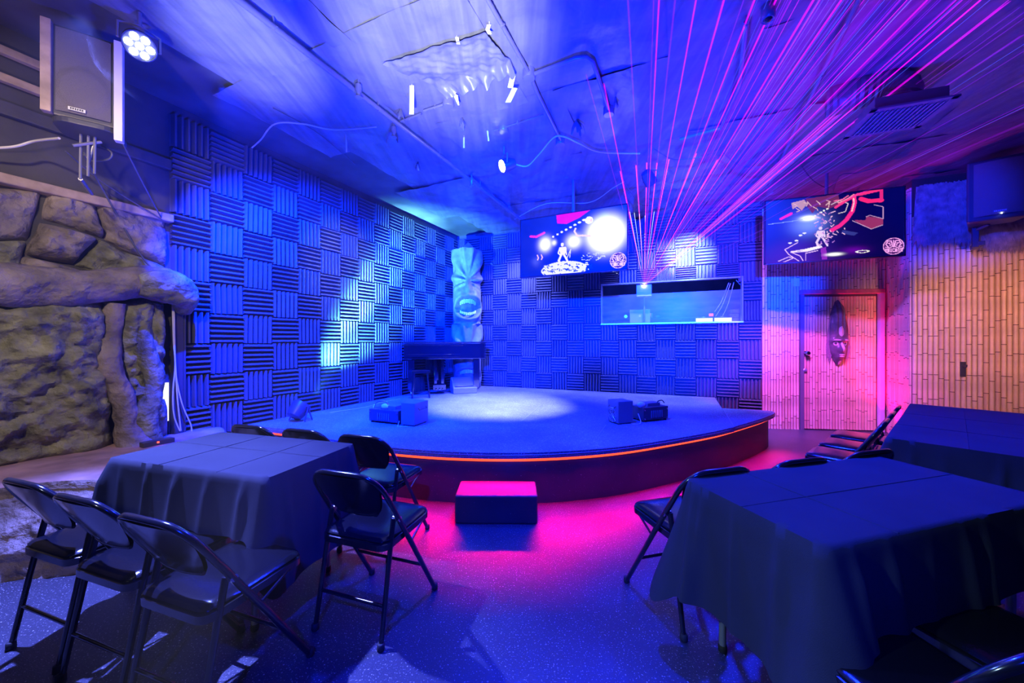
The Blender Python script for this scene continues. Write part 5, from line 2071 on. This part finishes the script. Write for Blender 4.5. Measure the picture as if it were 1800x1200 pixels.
pipe('sprinkler_pipe', [(330, -70), (915, 385)], 0.021, 'long painted pipe running diagonally under the ceiling toward the left television', 'pipe', 3.44)
pipe('conduit', [(812, -80), (930, 128)], 0.014, 'thin conduit running from the top edge down to a round box', 'conduit', 3.47, ((930, 132),))
pipe('conduit', [(935, 140), (945, 165), (985, 245)], 0.016, 'conduit bending from the round box toward the lower round box', 'conduit', 3.47, ((985, 250),))
pipe('conduit', [(938, 130), (975, 116), (1012, 102), (1030, 100), (1042, 108), (1050, 130), (1070, 192)], 0.016, 'hooked conduit ending in a round box among the laser beams', 'conduit', 3.47, ((1070, 197),))
pipe('conduit', [(745, 195), (785, 182)], 0.012, 'short conduit with a round box near the white tape', 'conduit', 3.48, ((788, 183),))
pipe('conduit', [(700, 215), (740, 200)], 0.012, 'short conduit crossing behind the long diagonal pipe', 'conduit', 3.48)
pipe('conduit', [(868, 230), (955, 202)], 0.008, 'thin conduit with a round box above the glaring lamp', 'conduit', 3.49, ((885, 227),))
pipe('conduit', [(1312, 40), (1300, 150), (1268, 225), (1195, 245)], 0.018, 'bent conduit among the laser beams above the booth', 'conduit', 3.46)
pipe('conduit', [(1540, -60), (1445, 130), (1350, 330)], 0.018, 'long conduit running down among the violet beams', 'conduit', 3.46)
for i, (pts, r, mm, z, lab) in enumerate((
        ([(430, 270), (457, 247), (483, 218), (533, 218), (587, 228), (662, 223)], .007, 'pale_cable', 3.46, 'slack pale cable looping from the foam wall to the diagonal pipe'),
        ([(896, 285), (925, 292), (946, 273), (972, 243), (990, 240), (1018, 252), (1055, 267), (1125, 270)], .008, 'pale_cable', 3.44, 'white cable looping from the glaring lamp past the round box'),
        ([(905, 385), (960, 358), (1035, 356), (1078, 330), (1096, 320)], .005, 'pale_cable', 3.45, 'thin wire sagging over the left television'),
        ([(1096, 318), (1110, 340), (1128, 360), (1165, 360)], .005, 'cable', 3.45, 'thin wire sagging below the cyan lamp'),
        ([(1150, 262), (1185, 280), (1235, 275), (1260, 262)], .005, 'cable', 3.45, 'thin wire looping above the laser fan'),
        ([(1270, 268), (1300, 290), (1340, 293), (1370, 270)], .007, 'cable', 3.45, 'dark cable bundle sagging among the violet beams'),
        ([(1408, 292), (1430, 318), (1455, 330), (1470, 318)], .007, 'cable', 3.44, 'dark cable drooping before the right television'),
        ([(1462, 345), (1470, 318), (1482, 306), (1510, 303), (1560, 285), (1610, 250)], .007, 'cable', 3.44, 'dark cable sweeping from the right television to the thatch'),
        ([(480, 190), (560, 235), (625, 290)], .004, 'cable', 3.5, 'thin wire stapled along the ceiling near the foam wall'))):
    P3 = [ceil_pt(px, py, z) for px, py in pts]
    mb = MB()
    mb.tube(catmull(P3, 8), r, 6)
    tag(mb.build('ceiling_cable', M[mm], None, smooth=True), lab, 'cable', 'cables under the ceiling')
for i, (pts, r, mm, lab) in enumerate((
        ([P(-60, 262, 2.35), P(20, 258, 2.45), P(60, 248, 2.5), P(104, 243, 2.42)], .008, 'pale_cable', 'twisted pale rope from the speaker bracket out of the left edge'),
        ([P(148, 272, 2.6), P(162, 300, 2.75), P(190, 350, 2.95), P(245, 445, 3.12), P(288, 492, 3.22)], .007, 'cable', 'dark rope hanging from the left loudspeaker across the rock'),
        ([P(115, 265, 2.6), P(180, 320, 2.85), P(285, 386, 3.26)], .005, 'cable', 'dark cord stretched from the left loudspeaker to the foam wall'),
        ([P(212, 245, 2.55), P(250, 320, 2.9), P(284, 384, 3.27)], .005, 'cable', 'thin cord from the right edge of the left loudspeaker'),
        ([P(178, 256, 2.62), P(196, 268, 2.62), P(190, 280, 2.62), P(160, 282, 2.6), P(148, 268, 2.6)], .006, 'cable', 'cable loop hanging under the left loudspeaker'))):
    mb = MB()
    mb.tube(catmull(pts, 8), r, 6)
    tag(mb.build('rope', M[mm], None, smooth=True), lab, 'rope', 'ropes and cords on the left wall')
for i, (pts, lab) in enumerate((([(303, 535), (305, 600), (308, 640), (304, 690), (306, 730), (316, 757)], 'pale twisted cord down the black post, left one'),
                                ([(305, 535), (307, 610), (309, 650), (312, 700), (318, 757)], 'pale twisted cord down the black post, middle one'),
                                ([(306, 545), (308, 640), (313, 680), (322, 715), (335, 745), (337, 758)], 'pale twisted cord looping out beside the black post'))):
    P3 = [wall_hit(px, py, 0.13) for px, py in pts]
    mb = MB()
    mb.tube(catmull(P3, 8), .0055, 6)
    tag(mb.build('twisted_cord', M['pale_cable'], None, smooth=True), lab, 'cord', 'twisted cords by the black post')
# strips of white tape hanging from the ceiling
for i, (pts, w, lab) in enumerate((
        ([(724, 150), (724, 175), (723.5, 201)], .019, 'long straight white tape strip hanging beside the diagonal pipe'),
        ([(902, 130), (897, 154), (905, 155), (893, 180)], .022, 'zigzag white tape strip hanging by the round box'),
        ([(790, 161), (801, 168), (806, 185)], .020, 'torn white tape scrap near the zigzag strip'),
        ([(608, 238), (609, 252), (609, 267)], .007, 'narrow white tape sliver left of the diagonal pipe'),
        ([(815.5, 241), (815.5, 260)], .009, 'short white tape strip right of the diagonal pipe'),
        ([(857, 230), (859, 248)], .008, 'short white tape strip beside the small round box'),
        ([(860, 43), (857, 52), (861, 60)], .014, 'curled white tape scrap near the top of the ceiling'),
        ([(803, 65), (806, 78)], .012, 'white tape scrap on the bright ceiling panel'),
        ([(733, 288), (736, 300)], .010, 'white tape scrap over the foam wall'))):
    y = F * (3.50 - EYE) / (CY - pts[0][1])
    P3 = [P(px, py, y) for px, py in pts]
    mb = MB()
    wv = Vector((w, 0, 0))
    k = len(P3)
    vs = []
    for j, p in enumerate(P3):
        s_ = 1.0 if not (i == 2 and j == k - 1) and not (i == 3 and j == 0) else 0.3
        vs += [p - wv * s_ + Vector((0, -.001, 0)), p + wv * s_ + Vector((0, -.001, 0)), p + wv * s_ + Vector((0, .001, 0)), p - wv * s_ + Vector((0, .001, 0))]
    fs = []
    for j in range(k - 1):
        for c in range(4):
            fs.append((4 * j + c, 4 * j + (c + 1) % 4, 4 * j + 4 + (c + 1) % 4, 4 * j + 4 + c))
    fs += [(0, 1, 2, 3), (4 * k - 1, 4 * k - 2, 4 * k - 3, 4 * k - 4)]
    mb.add(vs, fs)
    p0 = P3[0]
    mb.tube([p0 + Vector((0, 0, -.005)), Vector((p0.x, p0.y, CEIL - .04))], 0.002, 4)
    tag(mb.build('tape_strip', M['white_tape'], None), lab, 'tape', 'white tape strips on the ceiling')
# loose glossy sheet under the ceiling with a torn lower edge
Q = [ceil_pt(px, py, 3.44) for px, py in ((672, 118), (850, 62), (906, 126), (786, 168))]
mb = MB()


def sheet(u, v):
    p = (Q[0] * (1 - u) + Q[1] * u) * (1 - v) + (Q[3] * (1 - u) + Q[2] * u) * v
    w = 0.030 * nz(u * 3, v * 3, 2) + 0.035 * abs(nz(u * 5 + v * 3, v * 2, 7)) + 0.012 * nz(u * 14, v * 12)
    drop = 0.05 * max(0, v - 0.82) / 0.18 * (1 + 1.5 * nz(u * 9, 4))
    return (p.x, p.y + 0.03 * nz(u * 11, 9) * v, p.z + w + 0.02 - drop)


mb.grid(sheet, 50, 34)
tag(mb.build('plastic_sheet', M['tarp'], None, smooth=60), 'loose glossy plastic sheet with a torn edge, lit white under the ceiling', 'sheet')
for i, (px, py, s_, lab) in enumerate(((690, 235, .10, 'crumpled black tape tuft beside the diagonal pipe crossing'), (704, 200, .07, 'curled sheet flap beside the long white tape strip'), (812, 215, .09, 'crumpled tape tuft below the torn plastic sheet'),
                                       (735, 292, .06, 'small crumpled tape tuft above the foam wall'), (1015, 220, .12, 'torn sheet flap between the conduits'), (1082, 180, .05, 'small torn scrap by the hooked conduit'))):
    q = ceil_pt(px, py, 3.47)
    mb = MB()
    rq = random.Random(i + 40)
    for k in range(7):
        a = rq.uniform(0, 2 * PI)
        L = s_ * rq.uniform(.5, 1.1)
        pts = catmull([q + Vector((0, 0, .05)), q + Vector((math.cos(a) * L * .5, math.sin(a) * L * .4, -.01)), q + Vector((math.cos(a) * L * .7, math.sin(a) * L * .6, -L * .8))], 4)
        e = Vector((-math.sin(a), math.cos(a), 0.3)) * s_ * .16
        vs = []
        for j, p in enumerate(pts):
            f = 1 - .6 * j / (len(pts) - 1)
            vs += [p - e * f, p + e * f]
        mb.add(vs, [(2 * j, 2 * j + 1, 2 * j + 3, 2 * j + 2) for j in range(len(pts) - 1)])
    tag(mb.build('tape_tuft', M['tarp'], None, smooth=60), lab, 'tape', 'crumpled tufts on the ceiling')
# sprinkler heads and small fixings
for i, (px, py, lab) in enumerate(((630, 160, 'sprinkler head on the upper part of the diagonal pipe'), (692, 232, 'sprinkler head with dangling collar under the diagonal pipe crossing'), (829, 320, 'clamp fitting low on the diagonal pipe'))):
    q = ceil_pt(px, py, 3.42)
    t = empty('fire_sprinkler', tuple(q), 0, lab, 'sprinkler', 'sprinkler heads')
    mb = MB()
    mb.lathe([(0.026, 0.05), (0.026, 0.0), (0.018, -0.01), (0.018, -0.04), (0.03, -0.05), (0.03, -0.055), (0.004, -0.06)], 12)
    mb.build('head', M['pipe'], t, smooth=45)
    mb = MB()
    mb.lathe([(0.012, 0.05), (0.012, 0.12)], 8)
    mb.build('nipple', M['pipe'], t, smooth=45)
q = P(1350, 22, 2.35)
t = empty('security_camera', tuple(q), 0.4, 'small camera on a pipe arm at the top of the ceiling, right of centre', 'camera')
mb = MB()
mb.lathe([(0.03, 0.06), (0.04, 0.05), (0.042, -0.04), (0.035, -0.05), (0.03, -0.045)], 14)
mb.build('camera_body', M['pipe'], t, smooth=45)
mb = MB()
mb.tube([(0, 0, .06), (0, 0, .11), (-.10, .02, .10), (-.14, .05, .04), (-.15, .05, .16)], 0.014, 8)
mb.build('arm', M['pipe'], t, smooth=45)
mb = MB()
mb.lathe([(0.026, -0.045), (0.018, -0.056), (0.002, -0.06)], 12)
mb.build('camera_lens', M['lacquer'], t, smooth=True)

# air vent on its flexible duct
t = empty('air_vent', (3.14, 2.98, 3.17), math.radians(-20), 'grey air vent box on a flexible duct under the dark ceiling at right', 'vent')
mb = MB()
mb.box((0, 0, 0.05), (0.44, 0.36, 0.10))
mb.build('vent_box', M['plastic_grey'], t, bevel=0.004)
mb = MB()
for c, s_ in (((0, .2, -.006), (.52, .04, .012)), ((0, -.2, -.006), (.52, .04, .012)), ((.24, 0, -.006), (.04, .44, .012)), ((-.24, 0, -.006), (.04, .44, .012))):
    mb.box(c, s_)
mb.build('flange', M['plastic_grey'], t)
for i in range(13):
    mb = MB()
    mb.box((-.198 + .033 * i, 0, -.008), (.008, .35, .022), rot=Matrix.Rotation(.5, 3, 'Y'))
    mb.build('slat', M['pipe'], t)
mb = MB()
path = catmull([(0.0, 0.0, .10), (0.02, 0.0, .20), (-.06, .02, .285), (-.22, .06, .30), (-.42, .12, .30)], 8)
mb.tube(path, [0.13 + 0.008 * (i % 2) for i in range(len(path))], 16)
mb.build('flexible_duct', M['duct'], t, smooth=30)
#SECTION5
# ------------------------------------------------------------------ stage haze: a thin fill and denser drifts in the beams
def haze_mat(name, density):
    hz = bpy.data.materials.new(name)
    hz.use_nodes = True
    nt = hz.node_tree
    nt.nodes.remove(nt.nodes['Principled BSDF'])
    v = nt.nodes.new('ShaderNodeVolumeScatter')
    v.inputs['Color'].default_value = (1, 1, 1, 1)
    v.inputs['Density'].default_value = density
    v.inputs['Anisotropy'].default_value = 0.2
    tc = nt.nodes.new('ShaderNodeTexCoord')
    sub = nt.nodes.new('ShaderNodeVectorMath')
    sub.operation = 'SUBTRACT'
    sub.inputs[1].default_value = (0.5, 0.5, 0.5)
    ln = nt.nodes.new('ShaderNodeVectorMath')
    ln.operation = 'LENGTH'
    fall = nt.nodes.new('ShaderNodeMapRange')
    fall.interpolation_type = 'SMOOTHSTEP'
    fall.inputs[1].default_value = 0.06
    fall.inputs[2].default_value = 0.44
    fall.inputs[3].default_value = 1.0
    fall.inputs[4].default_value = 0.0
    nn = nt.nodes.new('ShaderNodeTexNoise')
    nn.inputs['Scale'].default_value = 4.0
    nn.inputs['Detail'].default_value = 5
    nn.inputs['Distortion'].default_value = 1.2
    wisp = nt.nodes.new('ShaderNodeMapRange')
    wisp.inputs[1].default_value = 0.40
    wisp.inputs[2].default_value = 0.68
    m1 = nt.nodes.new('ShaderNodeMath')
    m1.operation = 'MULTIPLY'
    m2 = nt.nodes.new('ShaderNodeMath')
    m2.operation = 'MULTIPLY'
    m2.inputs[1].default_value = density
    nt.links.new(tc.outputs['Generated'], sub.inputs[0])
    nt.links.new(sub.outputs[0], ln.inputs[0])
    nt.links.new(ln.outputs['Value'], fall.inputs[0])
    nt.links.new(tc.outputs['Generated'], nn.inputs['Vector'])
    nt.links.new(nn.outputs['Fac'], wisp.inputs[0])
    nt.links.new(fall.outputs[0], m1.inputs[0])
    nt.links.new(wisp.outputs[0], m1.inputs[1])
    nt.links.new(m1.outputs[0], m2.inputs[0])
    nt.links.new(m2.outputs[0], v.inputs['Density'])
    nt.links.new(v.outputs[0], nt.nodes['Material Output'].inputs['Volume'])
    return hz


for c, d, r, dens, lab in ((P(748, 50, 2.35) + Vector((0, 0, -.15)), (0.5, 0.8, 0.1), (.60, .45, .24), 0.9, 'pale smoke drifting under the bright ceiling panel'),
                           (P(445, 105, 2.6) + Vector((0, 0, -.12)), (-.3, .8, .1), (.50, .30, .22), 0.9, 'pale smoke wisp above the left foam wall'),
                           (CAN2.lerp(Vector((-2.2, 5.0, 2.4)), .20), Vector((-2.2, 5.0, 2.4)) - CAN2, (.50, .20, .20), 1.2, 'smoke caught in the beam of the glaring lamp'),
                           (CAN1.lerp(Vector((-1.1, 1.2, 1.9)), .22), Vector((-1.1, 1.2, 1.9)) - CAN1, (.50, .20, .20), 0.08, 'smoke caught in the beam of the seven lens lamp')):
    Mq = Vector(d).to_track_quat('X', 'Z').to_matrix()
    mb = MB()
    sd = len(lab)

    def puff(u, v):
        th, ph = 2 * PI * u, PI * v
        n_ = Vector((math.cos(ph), math.sin(ph) * math.cos(th), math.sin(ph) * math.sin(th)))
        k = 1 + 0.15 * noise.noise(n_ * 1.6 + Vector((sd, 0, 0))) + 0.05 * noise.noise(n_ * 4 + Vector((0, sd, 0)))
        q = Vector(c) + Mq @ Vector((n_.x * r[0] * k, n_.y * r[1] * k, n_.z * r[2] * k))
        q.z = min(q.z, CEIL - 0.12)
        return q
    mb.grid(puff, 28, 16, cu=True)
    tag(mb.build('smoke_drift', haze_mat('smoke', dens), None, smooth=80), lab, 'smoke', kind='stuff')
